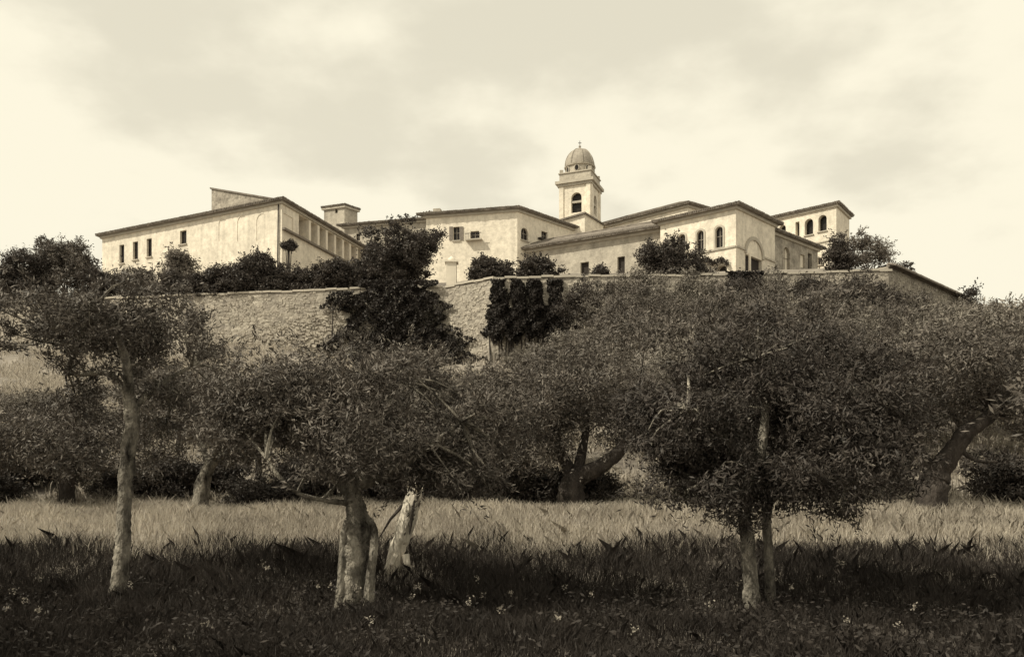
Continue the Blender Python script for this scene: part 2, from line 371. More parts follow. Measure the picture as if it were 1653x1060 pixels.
def roof(parent, q, ze, pitch=15, over=0.55, thick=0.16, mat='tile', seed=0, ridge=None):
    """hipped roof over a four-sided plan, with rows of cover tiles at the eaves and a moulded cornice"""
    rng = random.Random(seed)
    E = offset_quad(q, over); a = (E[1]-E[0]).length; b = (E[2]-E[1]).length
    h = math.tan(math.radians(pitch))*min(a, b)/2
    if a >= b:
        m1, m2 = (E[3]+E[0])/2, (E[1]+E[2])/2; ax = (m2-m1).normalized(); r1, r2 = m1+ax*b/2, m2-ax*b/2; F4 = [(0, 1, 'r2', 'r1'), (1, 2, 'r2'), (2, 3, 'r1', 'r2'), (3, 0, 'r1')]
    else:
        m1, m2 = (E[0]+E[1])/2, (E[2]+E[3])/2; ax = (m2-m1).normalized(); r1, r2 = m1+ax*a/2, m2-ax*a/2; F4 = [(0, 1, 'r1'), (1, 2, 'r2', 'r1'), (2, 3, 'r2'), (3, 0, 'r1', 'r2')]
    R = {'r1': r1+Vector((0, 0, ze+thick+h)), 'r2': r2+Vector((0, 0, ze+thick+h))}
    up = [e+Vector((0, 0, ze+thick)) for e in E]; lo = [e+Vector((0, 0, ze)) for e in E]
    m = MB()
    for f4 in F4: m.poly([up[k] if isinstance(k, int) else R[k] for k in f4])
    for k in range(4): m.poly([lo[k], lo[(k+1) % 4], up[(k+1) % 4], up[k]])
    m.poly(lo[::-1]); ro = obj('roof', m.mesh('roof'), mat, parent)
    t = MB()
    for f4 in F4:
        A, B = up[f4[0]], up[f4[1]]; L = (B-A).length; d = (B-A)/L
        top = (R[f4[2]] if len(f4) == 3 else (R[f4[2]]+R[f4[3]])/2); inw = (top-A) - d*((top-A).dot(d)); inw.normalize()
        u = 0.1
        while u < L-0.1:
            p = A+d*u; ext = rng.uniform(0.05, 0.13); lift = rng.uniform(0.0, 0.035)
            run = min(1.1, u, L-u)
            t.tube([p-inw*ext+Vector((0, 0, lift)), p+inw*max(run, 0.15)+Vector((0, 0, lift))], [0.095, 0.085], 6); u += 0.235
    for k, e in enumerate(up):      # hip tiles
        tgt = min(R.values(), key=lambda r: (r-e).length); t.tube([e, tgt], [0.12, 0.12], 6)
    t.tube([R['r1'], R['r2']+Vector((0, 0, 0.001))], [0.13, 0.13], 6)
    o = obj('eave_tiles', t.mesh('eave_tiles'), mat, ro); o['kind'] = 'stuff'; o.location = (0, 0, 0)
    c = MB(); c.prism([tuple(p[:2]) for p in offset_quad(q, 0.2)], ze-0.26, ze-0.004); obj('cornice', c.mesh('cornice'), 'trim', parent)
    return ro
def plan(corner, D, left, right):
    """near corner and the two far ends of its eaves, all at one height, read off the photograph"""
    H = (HY-corner[1])/F*D
    pts = []
    for px, py in (left, corner, right):
        d = H*F/(HY-py); pts.append(((px-CX)/F*d, d))
    L, C, R = pts; return L, C, R, (L[0]+R[0]-C[0], L[1]+R[1]-C[1]), EYE+H
def block(name, label, cat, pl, z0, mat, openings=(), pitch=15, over=0.55, roofm='tile', seed=0, group=None, do_roof=True):
    L, C, R, K, ze = pl
    e = empty(name, (C[0], C[1], z0), label, cat, group)
    fl, fr = Facade(L, C, z0, ze), Facade(C, R, z0, ze); f3, f4 = Facade(R, K, z0, ze), Facade(K, L, z0, ze)
    for o in openings:
        fc = fl if o[0] == 'L' else fr; opening(fc, e, *o[1:-1], **o[-1])
    mb = MB()
    for f in (fl, fr, f3, f4): f.build(mb)
    mb.poly([(p[0], p[1], ze) for p in (L, C, R, K)])
    me = mesh_py('wall', mb.v, mb.f); obj('wall', me, mat, e)
    if do_roof: roof(e, [L, C, R, K], ze, pitch, over, mat=roofm, seed=seed)
    return e, fl, fr, ze
K = dict
# 1 the left wing with the loggia
ops = [('L', b, K(bars=False)) for b in ((192.7, 395, 200.5, 425), (214.5, 390, 222.7, 419), (236.7, 385, 245, 414.5), (290.5, 372, 301, 394))]
ops += [('L', b, K(kind='blind_arch', arch=True, dep=0.05, mat='plaster', bars=False, sill=False)) for b in ((353, 352, 366, 388), (383, 348, 399, 388), (414, 345, 431, 388))]
ops += [('R', (458, 348, 473, 390), K(kind='plaster_panel', dep=0.08, mat='white', bars=False, sill=False))]
pl = plan((455, 325), 85, (165, 382), (640, 433))
e1, fl, fr, ze = block('loggia_wing', 'pale two-storey wing with small dark windows and a pillared loggia along its side', 'building', pl, 21.5, 'plaster', ops, seed=1)
# loggia bays: recessed openings between white pillars, all at one height
_, v0 = on_facade(fr.A, fr.B, 489, 385); _, v1 = on_facade(fr.A, fr.B, 489, 350)
bay = MB()
for x0, x1 in ((482.5, 497.5), (501, 511.5), (515, 525), (529, 538.5), (542, 551.5), (555, 563), (567, 574), (578, 584)):
    u0 = on_facade(fr.A, fr.B, x0, 370)[0]; u1 = on_facade(fr.A, fr.B, x1, 370)[0]
    fr.holes.append((hole_shape(u0, u1, v0, v1, False), 1.1))
    m = MB(); m.poly([fr.pt(u, v, -1.096) for u, v in hole_shape(u0, u1, v0, v1, False)]); obj('loggia_bay', m.mesh('loggia_bay'), 'shutter', e1)
    m = MB(); m.box(fr.pt(u1, v0, 0.003), fr.t*0.42, fr.n*0.09, Vector((0, 0, v1-v0))); obj('pillar', m.mesh('pillar'), 'white', e1)
band(fr, e1, 'loggia_ledge', v0-0.22, 0.2, 0.35, 'shutter')
old = [c for c in e1.children if c.name.startswith('wall')][0]
mb = MB()
for f in (fl, fr, Facade(pl[2], pl[3], 21.5, ze), Facade(pl[3], pl[0], 21.5, ze)): f.build(mb)
old.data = mesh_py('wall', mb.v, mb.f); old.data.materials.append(M['plaster'])
m = MB(); m.tube([fl.pt(fl.L-0.5, 22, 0.12), fl.pt(fl.L-0.35, ze-0.3, 0.12)], [0.07, 0.07], 6); obj('drainpipe', m.mesh('drainpipe'), 'iron', e1)
# 2 higher wall with a sloping top, behind the left wing
dirL = (Vector(pl[0])-Vector(pl[1])).normalized(); dirR = (Vector(pl[2])-Vector(pl[1])).normalized()
A0 = Vector(pl[1])+dirR*6
def along(px):
    B0 = A0+dirL*30; u, _ = on_facade(A0, B0, px, 330); return A0+dirL*u
pa, pb = along(341.5), along(470)
za_, zb_ = P(343, 305, pa.y).z, P(466, 328, pb.y).z
e = empty('gable_wing', (pb.x, pb.y, 22), 'grey wall with a sloping top rising behind the loggia wing roof', 'building')
m = MB(); dR = Vector((dirR.x, dirR.y, 0))
q = [Vector((pa.x, pa.y, 0)), Vector((pb.x, pb.y, 0)), Vector((pb.x, pb.y, 0))+dR*8, Vector((pa.x, pa.y, 0))+dR*8]
zt_ = [za_, zb_, zb_, za_]
for k in range(4): m.poly([q[k]+Vector((0, 0, 22)), q[(k+1) % 4]+Vector((0, 0, 22)), q[(k+1) % 4]+Vector((0, 0, zt_[(k+1) % 4])), q[k]+Vector((0, 0, zt_[k]))])
obj('wall', m.mesh('wall'), 'oldstone', e)
m = MB(); oq = offset_quad(q, 0.15); i = 0
m.v = [tuple(p+Vector((0, 0, z_+0.003))) for p, z_ in zip(oq, zt_)]+[tuple(p+Vector((0, 0, z_+0.17))) for p, z_ in zip(oq, zt_)]
m.f = [[0, 1, 2, 3], [4, 5, 6, 7]]+[[k, (k+1) % 4, 4+(k+1) % 4, 4+k] for k in range(4)]
obj('roof', m.mesh('roof'), 'tile', e)
# 3 dovecote turret, 4 low range behind the leafy tree
pl3 = plan((556, 332), 112, (523, 336.5), (577, 339))
block('roof_turret', 'small square turret with a low cap rising behind the loggia wing', 'tower', pl3, 24, 'plaster2', [('L', (541, 338, 545, 344), K(bars=False, sill=False))], pitch=12, over=0.25, seed=3)
pl4 = plan((692, 355), 104, (556, 366), (740, 372))
block('low_range', 'low range with a long plain eave between the turret and the shuttered house', 'building', pl4, 22, 'plaster2', [('L', (575, 377, 581, 389), K(bars=True))], seed=4)
# 5 shuttered house
pl5 = plan((835, 338), 91, (688, 349), (937, 373))
ops = [('L', (731.5, 366, 742, 388), K()), ('L', (759.5, 373, 773.5, 386), K()), ('R', (841, 368, 853, 388), K(arch=True)), ('R', (874, 374, 884, 388), K())]
e5, fl, fr, ze = block('shuttered_house', 'pale house with open shutters and a small balcony beside the bell tower', 'house', pl5, 20.5, 'plaster', ops, seed=5)
for x0, x1 in ((725.5, 731), (742.5, 748)):
    u0, u1, v0, v1 = fl.box((x0, 366, x1, 388)); m = MB(); m.box(fl.pt(u0, v0, 0.02), fl.t*(u1-u0), fl.n*0.06, Vector((0, 0, v1-v0))); obj('shutter', m.mesh('shutter'), 'shutter', e5)
u0, u1, v0, v1 = fl.box((753, 373, 779, 387)); m = MB(); m.box(fl.pt(u0, v0-0.16, 0.003), fl.t*(u1-u0), fl.n*0.6, Vector((0, 0, 0.14))); bo = obj('balcony', m.mesh('balcony'), 'trim', e5)
m = MB(); uu = u0
while uu < u1-0.05:
    m.box(fl.pt(uu, v0, 0.55), fl.t*0.04, fl.n*0.04, Vector((0, 0, 0.55))); uu += 0.2
m.box(fl.pt(u0, v0+0.55, 0.54), fl.t*(u1-u0), fl.n*0.06, Vector((0, 0, 0.05))); ra = obj('railing', m.mesh('railing'), 'iron', bo); ra.location = (0, 0, 0)
u0, u1, v0, v1 = fr.box((868, 386, 888, 389)); m = MB(); m.box(fr.pt(u0, v0, 0.003), fr.t*(u1-u0), fr.n*0.4, Vector((0, 0, 0.16))); obj('ledge', m.mesh('ledge'), 'iron', e5)
m = MB(); c_ = fl.pt(0.6, ze, -0.6); m.box(c_, fl.t*0.8, -fl.n*0.8, Vector((0, 0, 1.0))); ch = obj('chimney', m.mesh('chimney'), 'plaster2', e5)
# 6 church nave, 7 long low wing
pl6 = plan((1110, 331), 93, (922, 379), (1190, 354))
block('church_nave', 'long church nave whose tiled eave runs up behind the low service wing', 'church', pl6, 22, 'plaster', [], pitch=22, seed=6)
pl7 = plan((1072, 369.5), 84.2, (836, 407), (1120, 385))
ops = [('L', (937, 423, 950.5, 449), K(kind='door', mat='wood', bars=False, sill=False, dep=0.35)), ('L', (996.6, 414, 1008.6, 448), K(kind='door', mat='wood', bars=False, sill=False, dep=0.35)), ('L', (1038, 408, 1047, 418), K())]
block('service_wing', 'long low wing with two dark doorways under a straight dark eave', 'building', pl7, 20.5, 'plaster2', ops, pitch=25, over=0.7, seed=7)
# 8 chapel
pl8 = plan((1188, 333), 78, (1066, 360), (1251, 363))
ops = [('L', (1095.5, 378, 1106.5, 409), K(arch=True, sur=0.16)), ('L', (1125, 372, 1136.2, 405), K(arch=True, sur=0.16)), ('L', (1155, 366, 1167, 400), K(arch=True, sur=0.16)),
       ('L', (1156.5, 428, 1173.5, 444), K(kind='arched_doorway', arch=True, mat='wood', bars=False, sill=False, dep=0.6)),
       ('R', (1203, 415, 1230, 446), K(kind='portal', mat='wood', bars=False, sill=False, dep=0.35))]
e8, fl, fr, ze = block('chapel', 'pale chapel with three arched windows and a big blind arch over its portal', 'chapel', pl8, 20.3, 'plaster', ops, pitch=15, over=0.6, seed=8)
_, v = on_facade(fl.A, fl.B, 1156, 403); band(fl, e8, 'string_course', v-0.1, 0.16, 0.12)
_, v2 = on_facade(fr.A, fr.B, 1240, 412)
u0, u1, vb, vt = fr.box((1202, 384, 1232, 414)); cu = (u0+u1)/2; ro_ = (u1-u0)/2; hgt = vt-vb
m = MB()
for k in range(14):
    a0, a1 = math.pi*k/14, math.pi*(k+1)/14; r0, r1 = ro_*0.86, ro_*1.04
    p = [(cu+r*math.cos(a), vb+hgt*r/ro_*math.sin(a)) for r, a in ((r0, a0), (r1, a0), (r1, a1), (r0, a1))]
    i = len(m.v); m.v += [tuple(fr.pt(u, w, 0.14)) for u, w in p]+[tuple(fr.pt(u, w, 0.003)) for u, w in p]
    m.f += [[i, i+1, i+2, i+3]]+[[i+q_, i+(q_+1) % 4, i+4+(q_+1) % 4, i+4+q_] for q_ in range(4)]
obj('arch_moulding', m.mesh('arch_moulding'), 'trim', e8)
band(fr, e8, 'string_course', v-0.1, 0.16, 0.12, u0=0, u1=u0-0.1); band(fr, e8, 'string_course', v-0.1, 0.16, 0.12, u0=u1+0.15)
m = MB(); m.tube([fr.pt(u0+0.5, 20.3, 0.25), fr.pt(u0+0.5, vb, 0.25)], [0.14, 0.12], 8); obj('portal_post', m.mesh('portal_post'), 'white', e8)
# 9 lower wing right of the chapel
pl9 = plan((1243, 373), 84.5, (1215, 381), (1320, 402.5))
ops = [('R', (1264.6, 399, 1274.7, 437), K(kind='niche', arch=True, mat='white', bars=True, sill=False, dep=0.3)), ('R', (1292, 411, 1299, 432), K(kind='pale_door', mat='white', bars=False, sill=False, dep=0.2)),
       ('R', (1304, 409, 1310.5, 436), K(kind='door', mat='wood', bars=False, sill=False, dep=0.4)), ('R', (1246, 427, 1257, 438), K(kind='cellar_arch', arch=True, mat='wood', bars=False, sill=False, dep=0.5))]
block('cloister_wing', 'low tiled wing with small doors joining the chapel and the arched block', 'building', pl9, 20.8, 'oldstone', ops, pitch=14, over=0.6, seed=9)
# 10 block with arched belfry openings
pl10 = plan((1350, 330), 93, (1243, 354), (1371, 350))
ops = [('L', (1257.5, 363, 1268.5, 380), K(arch=True, dep=0.6, bars=False)), ('L', (1284, 358, 1290.5, 384), K(dep=0.8, bars=False)), ('L', (1299, 353, 1312.5, 379), K(arch=True, dep=0.6, bars=False)),
       ('L', (1321, 347, 1334.5, 373), K(arch=True, dep=0.6, bars=False)), ('L', (1320, 416, 1327.5, 427), K())]  # dark panes stand in for the shade inside the open arches
e10, fl, fr, ze = block('arched_block', 'tall square block with dark arched openings in its upper storey', 'building', pl10, 21.5, 'plaster', ops, pitch=14, over=0.4, seed=10)
_, v = on_facade(fl.A, fl.B, 1330, 391); band(fl, e10, 'string_course', v, 0.14, 0.1); band(fr, e10, 'string_course', v, 0.14, 0.1)
# 11 bell tower
C = Vector((9.41, 100.0, 0)); sd_, an = 3.95, math.radians(22); tl = Vector((-math.cos(an), math.sin(an), 0)); tr_ = Vector((math.sin(an), math.cos(an), 0))
Lp, Rp = C+tl*sd_, C+tr_*sd_; Kp = Lp+tr_*sd_; cen = (Lp+Rp)/2
tz = lambda py: P(936, py, 101.5).z
e = empty('bell_tower', (cen.x, cen.y, 24), 'square bell tower with an egg-shaped dome and a small cross on top', 'tower')
zc = tz(299)
fcs = [Facade(Lp, C, 24, zc), Facade(C, Rp, 24, zc), Facade(Rp, Kp, 24, zc), Facade(Kp, Lp, 24, zc)]
u0, u1, v0, v1 = fcs[0].box((922, 310.5, 938.8, 343))
for f in fcs[:2]:
    uu0, uu1 = (u0, u1) if f is fcs[0] else (sd_/2-0.62, sd_/2+0.62)
    f.holes.append((hole_shape(uu0, uu1, v0, v1, True), 0.5))
    m = MB(); m.box(f.pt(uu0-0.02, v0+(v1-v0)*0.5, -0.3), f.t*(uu1-uu0+0.04), f.n*0.2, Vector((0, 0, 0.24))); obj('bell_beam', m.mesh('bell_beam'), 'trim', e)
    m = MB(); m.poly([f.pt(u, v, -0.497) for u, v in hole_shape(uu0, uu1, v0, v1, True)]); obj('belfry_shade_sheet', m.mesh('belfry_shade_sheet'), 'glass', e)  # dark sheet stands in for the unlit bell chamber
mb = MB()
for f in fcs: f.build(mb)
obj('shaft', mesh_py('shaft', mb.v, mb.f), 'plaster', e)
for f in fcs[:2]:
    for u in (0.0, sd_-0.55):
        m = MB(); m.box(f.pt(u+0.002, 24, 0.003), f.t*0.546, f.n*0.12, Vector((0, 0, zc-24-0.3))); obj('pilaster', m.mesh('pilaster'), 'plaster', e)
sq = [Lp, C, Rp, Kp]
def ring(o_, z0, z1, nm, mat): m = MB(); m.prism([tuple(p[:2]) for p in offset_quad(sq, o_)], z0, z1); return obj(nm, m.mesh(nm), mat, e)
ring(0.2, zc-0.3, zc-0.003, 'architrave', 'trim'); ring(0.42, zc, tz(294.5), 'cornice', 'trim'); ring(0.0, tz(294.5)+0.003, tz(282), 'parapet', 'plaster2'); ring(0.12, tz(282)+0.003, tz(280.5), 'parapet_cap', 'trim')
for p in sq:
    pp = cen + (p-cen)*0.9; m = MB(); m.box(pp+Vector((-.22, -.22, tz(280.5)+0.003)), (.44, 0, 0), (0, .44, 0), (0, 0, 0.4)); obj('finial', m.mesh('finial'), 'trim', e)
def lathe(prof, n=24, c=cen):
    m = MB(); k0 = len(prof)
    for r, z in prof:
        for j in range(n): m.v.append((c.x+r*math.cos(2*math.pi*j/n), c.y+r*math.sin(2*math.pi*j/n), z))
    for k in range(k0-1):
        for j in range(n): m.f.append([k*n+j, k*n+(j+1) % n, (k+1)*n+(j+1) % n, (k+1)*n+j])
    return m
dr = lathe([(1.72, tz(281)), (1.72, tz(268)), (1.9, tz(267.4)), (1.95, tz(265.5)), (1.7, tz(265))], 16); obj('drum', dr.mesh('drum'), 'plaster2', e)
for k in range(8):
    a = 2*math.pi*(k+0.5)/8+0.1; m = MB(); d_ = Vector((math.cos(a), math.sin(a), 0)); s_ = Vector((-d_.y, d_.x, 0)); c0 = cen+d_*1.735+Vector((0, 0, tz(273.5)))
    m.v = [tuple(c0+s_*0.25*math.cos(q)+Vector((0, 0, 0.34*math.sin(q)))) for q in [2*math.pi*i/12 for i in range(12)]]; m.f = [list(range(12))]
    oc = obj('oculus', m.mesh('oculus'), 'glass', e)
    m = MB()
    m.tube([c0+d_*0.02+s_*0.29*math.cos(q)+Vector((0, 0, 0.39*math.sin(q))) for q in [2*math.pi*i/12 for i in range(13)]], [0.06]*13, 5); ofr = obj('oculus_rim', m.mesh('oculus_rim'), 'trim', oc); ofr.location = (0, 0, 0)
zb0, zb1 = tz(265), tz(235.5)
dm = lathe([(max(0.02, 1.8*math.cos(t)**0.92), zb0+(zb1-zb0)*math.sin(t)) for t in [math.pi/2*k/12 for k in range(13)]], 24); obj('dome', dm.mesh('dome', True), 'dome', e)
for k in range(8):
    a = 2*math.pi*k/8+0.1; m = MB(); m.tube([(cen.x+(1.82*max(0.0, math.cos(t))**0.92)*math.cos(a), cen.y+(1.82*max(0.0, math.cos(t))**0.92)*math.sin(a), zb0+(zb1-zb0)*math.sin(t)) for t in [math.pi/2*i/10 for i in range(10)]], [0.07]*10, 5); obj('dome_rib', m.mesh('dome_rib'), 'dome', e)
m = lathe([(0.02, zb1-0.1), (0.22, zb1), (0.2, zb1+0.15), (0.1, zb1+0.25), (0.17, zb1+0.38), (0.02, zb1+0.5)], 10); obj('finial_ball', m.mesh('finial_ball'), 'dome', e)
m = MB(); c0 = Vector((cen.x, cen.y, zb1+0.4)); m.box(c0+Vector((-.03, -.03, 0)), (.06, 0, 0), (0, .06, 0), (0, 0, .65)); m.box(c0+Vector((-.2, -.028, .35)), (.4, 0, 0), (0, .056, 0), (0, 0, .06)); obj('cross', m.mesh('cross'), 'iron', e)
# gabled church front below the tower
e = empty('church_gable', P(944, 380, 97.5), 'small pale gable with moulded edges standing against the foot of the bell tower', 'church')
ga, gb, gc = P(898, 359, 98.6), P(944, 345.5, 97.2), P(974, 364, 98.8)
m = MB(); bk = Vector((0.9, 2.2, 0)); zz = 24
for a, b in ((ga, gb), (gb, gc)): m.poly([Vector((a.x, a.y, zz)), Vector((b.x, b.y, zz)), b, a])
m.poly([ga, gb, gb+bk, ga+bk]); m.poly([gb, gc, gc+bk, gb+bk]); obj('wall', m.mesh('wall'), 'plaster', e)
for a, b in ((ga, gb), (gb, gc)):
    m = MB(); t = (b-a).normalized(); m.box(a+Vector((0, -0.3, 0.003)), (b-a), (0, 0.8, 0), (0, 0, 0.18)); obj('gable_moulding', m.mesh('gable_moulding'), 'tile', e)
# white pier at the terrace edge
g0 = P(729, 440, 70.5); e = empty('gate_pier', (g0.x, g0.y, 17.6), 'bright whitewashed pier with a cap on the terrace beside the leafy tree', 'pillar')
m = MB(); m.box((g0.x-0.42, g0.y-0.4, 17.6), (0.84, 0, 0), (0, 0.8, 0), (0, 0, P(729, 425, 70.5).z-17.6)); obj('shaft', m.mesh('shaft'), 'white', e)
m = MB(); zt = P(729, 425, 70.5).z; m.box((g0.x-0.55, g0.y-0.52, zt+.002), (1.1, 0, 0), (0, 1.04, 0), (0, 0, 0.16)); m.tube([(g0.x, g0.y, zt+.16), (g0.x, g0.y, zt+.35), (g0.x, g0.y, zt+.6)], [.4, .33, .05], 10); obj('cap', m.mesh('cap'), 'white', e)

# ------------------------------------------------------------------ vegetation helpers
def leaves(cent, dirs, length, width, rng, nrm=None):
    """one diamond-shaped leaf for each centre"""
    n = len(cent); dirs = dirs/np.linalg.norm(dirs, axis=1, keepdims=True)
    r = rng.normal(size=(n, 3)) if nrm is None else nrm
    sd2 = np.cross(dirs, r); sd2 /= np.linalg.norm(sd2, axis=1, keepdims=True)+1e-9
    l = (length*rng.uniform(0.6, 1.3, n))[:, None]; w = (width*rng.uniform(0.7, 1.2, n))[:, None]
    v = np.stack([cent-dirs*l/2, cent+sd2*w/2, cent+dirs*l/2, cent-sd2*w/2], 1).reshape(-1, 3)
    return v, np.arange(4*n).reshape(n, 4)
def crown_mesh(name, lobes, nblob, per, blob_r, leaf, rng, droop=0.35, hollow=0.35, stray=0.12):
    """lobes give the crown's mass; it is filled with separate leafy clumps of uneven size, gaps between them"""
    lob = np.array(lobes, float); vol = (lob[:, 3]*lob[:, 4]*lob[:, 5])**.8; k = rng.choice(len(lob), nblob, p=vol/vol.sum())
    d = rng.normal(size=(nblob, 3)); d /= np.linalg.norm(d, axis=1, keepdims=True)
    rr = hollow+(1.08-hollow)*rng.uniform(0, 1, nblob)**0.6
    cc = lob[k, :3]+d*rr[:, None]*lob[k, 3:6]
    sz = blob_r*rng.choice([.5, .75, 1.0, 1.35], nblob, p=[.25, .3, .3, .15])*rng.uniform(.85, 1.15, nblob)
    cnt = np.maximum(8, (per*(sz/blob_r)**2).astype(int)); idx = np.repeat(np.arange(nblob), cnt); n = len(idx)
    o = rng.normal(size=(n, 3)); o /= np.linalg.norm(o, axis=1, keepdims=True)
    el = np.stack([rng.uniform(.8, 1.35, nblob), rng.uniform(.8, 1.35, nblob), rng.uniform(.5, .85, nblob)], 1)
    rad = rng.uniform(.25, 1, n)**.55; st = rng.uniform(0, 1, n) < stray; rad[st] *= rng.uniform(1.05, 1.75, st.sum())
    pos = cc[idx]+o*el[idx]*(rad*sz[idx])[:, None]
    nrm = o+rng.normal(size=(n, 3))*.55+np.array([0, 0, .35])
    dirs = np.cross(nrm, rng.normal(size=(n, 3)))+np.array([0, 0, -droop])
    ns = 6; sh = np.repeat(np.arange(nblob), ns); sdn = rng.normal(size=(len(sh), 3))*np.array([1, 1, .7])+np.array([0, 0, .55]); sdn /= np.linalg.norm(sdn, axis=1, keepdims=True)
    nl_ = max(8, per//14); q = np.repeat(np.arange(len(sh)), nl_); tq = rng.uniform(.5, 1.95, len(q))
    arc = np.stack([np.zeros(len(q)), np.zeros(len(q)), -.22*np.maximum(0, tq-.7)**2], 1)
    p2 = cc[sh[q]]+(sdn[q]*tq[:, None]+arc)*sz[sh[q]][:, None]+rng.normal(size=(len(q), 3))*leaf[0]*.35
    pos = np.concatenate([pos, p2]); nrm = np.concatenate([nrm, rng.normal(size=p2.shape)+np.array([0, 0, .5])]); dirs = np.concatenate([dirs, sdn[q]+rng.normal(size=p2.shape)*.55])
    v, f = leaves(pos, dirs, leaf[0], leaf[1], rng, nrm)
    return mesh_np(name, v, f), cc
def add_tree(name, label, cat, base, trunk, limbs, lobes, nclump, per, clump_r, leaf, mat='olive', bark='bark', seed=0, group=None, twig=True, near=False, blob=None, sides=9, hollow=0.45, sprays=70):
    """trunk: (points, radii); limbs: list of (points, radii); all in world space"""
    rng = np.random.default_rng(seed); rr = random.Random(seed)
    e = empty(name, base, label, cat, group)
    for nm, ls in (('trunk', [trunk]), ('limb', limbs)):
        for pts, rad in ls:
            p, r = spline(pts, rad, 10 if near else 5); m = MB(); m.tube(p, r, 20 if near else sides, 0.12 if nm == 'trunk' else 0.09, rr); obj(nm, m.mesh(nm, True), bark, e)
    me, cc = crown_mesh('crown', lobes, nclump, per, clump_r, leaf, rng, hollow=hollow)
    obj('crown', me, mat, e)
    if twig and limbs:
        nodes = [Vector(p) for pts, _ in limbs for p in pts[1:]]; m = MB()
        for c in cc[:: max(1, len(cc)//sprays)]:
            c = Vector(c); a = min(nodes, key=lambda q: (q-c).length); mid = (a+c)/2+Vector((rr.uniform(-.15, .15), rr.uniform(-.15, .15), rr.uniform(-.05, .2)))
            p, r = spline([a, mid, c], [0.025, 0.015, 0.006], 3); m.tube(p, r, 4)
        o = obj('twigs', m.mesh('twigs'), bark, e); o['kind'] = 'stuff'
    return e
def copy_tree(o, loc, rz, sc):
    c = o.copy(); COL.objects.link(c); c.location = loc; c.rotation_euler = (0, 0, rz); c.scale = sc if hasattr(sc, '__len__') else (sc, sc, sc)
    for ch in o.children:
        k = ch.copy(); COL.objects.link(k); k.parent = c
    return c
LEAFN = (0.085, 0.022)
# ------------------------------------------------------------------ the three olives of the front row
def q3(px, py, d, dd=0.0): return tuple(P(px, py, d+dd))
def lobe(px, py, d, rx, ry, rz): p = P(px, py, d); return (p.x, p.y, p.z, rx, ry, rz)
d = 11.7
add_tree('olive_tree', 'spindly olive with mottled pale trunk and bare forked limbs against the lit bank', 'tree', (P(190, 985, d).x, d, float(hill(P(190, 985, d).x, d))),
    ([q3(188, 1000, d), q3(192, 950, d), q3(198, 880, d), q3(201, 810, d), q3(206, 740, d), q3(214, 680, d), q3(208, 640, d)], [.16, .12, .10, .095, .10, .105, .085]),
    [([q3(210, 650, d), q3(180, 605, d, .1), q3(130, 604, d, .3), q3(108, 598, d, .3), q3(112, 575, d, .4), q3(90, 535, d, .4)], [.05, .04, .034, .03, .02, .01]),
     ([q3(209, 640, d), q3(204, 590, d, -.2), q3(196, 560, d, -.3), q3(184, 535, d, -.4), q3(150, 500, d, -.5)], [.075, .06, .05, .035, .015]),
     ([q3(206, 605, d), q3(215, 580, d, .2), q3(228, 540, d, .3), q3(245, 500, d, .3)], [.045, .035, .03, .012]),
     ([q3(112, 590, d, .3), q3(125, 560, d, .1), q3(135, 530, d, -.2)], [.035, .03, .015]),
     ([q3(212, 660, d), q3(260, 620, d, .4), q3(310, 590, d, .6)], [.06, .04, .015])],
    [lobe(130, 515, d-.3, 1.0, 1.2, .38), lobe(215, 500, d, .8, 1.2, .42), lobe(70, 520, d, .8, 1.0, .45), lobe(285, 540, d+.6, .55, .9, .42), lobe(310, 620, d+.6, .6, .9, .5), lobe(10, 520, d+.3, .8, 1.1, .5), lobe(270, 660, d+.9, .5, .8, .5), lobe(240, 590, d+.4, .5, .8, .4), lobe(120, 650, d+1.0, .5, .7, .3), lobe(95, 570, d+.4, .5, .8, .35)],
    66, 360, 0.29, LEAFN, seed=11, near=True)
d = 10.9
add_tree('olive_tree', 'olive with a hollow split trunk standing next to the bleached broken stump', 'tree', (P(570, 985, d).x, d, float(hill(P(570, 985, d).x, d))),
    ([q3(562, 1015, d), q3(566, 950, d), q3(573, 890, d), q3(578, 850, d), q3(575, 820, d), q3(570, 795, d), q3(578, 770, d)], [.19, .155, .165, .155, .125, .115, .11]),
    [([q3(594, 1000, d, -.1), q3(598, 930, d, -.12), q3(604, 880, d, -.1), q3(602, 850, d, -.1), q3(588, 832, d)], [.09, .06, .05, .05, .04]),
     ([q3(546, 1000, d, -.1), q3(551, 930, d, -.12), q3(554, 870, d, -.1), q3(560, 840, d)], [.07, .05, .045, .03]),
     ([q3(572, 800, d), q3(540, 772, d, .1), q3(505, 735, d, .2), q3(472, 695, d, .3), q3(450, 640, d, .4)], [.09, .07, .06, .04, .015]),
     ([q3(562, 812, d), q3(520, 806, d, -.3), q3(480, 795, d, -.5), q3(452, 770, d, -.6), q3(430, 740, d, -.6)], [.04, .03, .025, .03, .012]),
     ([q3(576, 780, d), q3(600, 730, d), q3(620, 670, d, .2), q3(640, 610, d, .3)], [.10, .07, .05, .015]),
     ([q3(576, 785, d), q3(640, 755, d, -.4), q3(700, 715, d, -.7), q3(745, 680, d, -.8)], [.08, .06, .04, .015]),
     ([q3(574, 785, d), q3(560, 720, d, .5), q3(545, 650, d, .8), q3(530, 600, d, .9)], [.08, .06, .04, .015])],
    [lobe(500, 660, d+.3, .9, 1.2, .55), lobe(590, 620, d+.4, 1.0, 1.3, .55), lobe(690, 660, d-.2, .9, 1.3, .6), lobe(610, 720, d-.3, 1.0, 1.2, .42), lobe(730, 745, d-.4, .65, 1.0, .42), lobe(440, 700, d+.2, .55, .9, .5), lobe(790, 690, d, .5, .9, .5)],
    100, 500, 0.34, LEAFN, seed=12, near=True)
d = 11.0
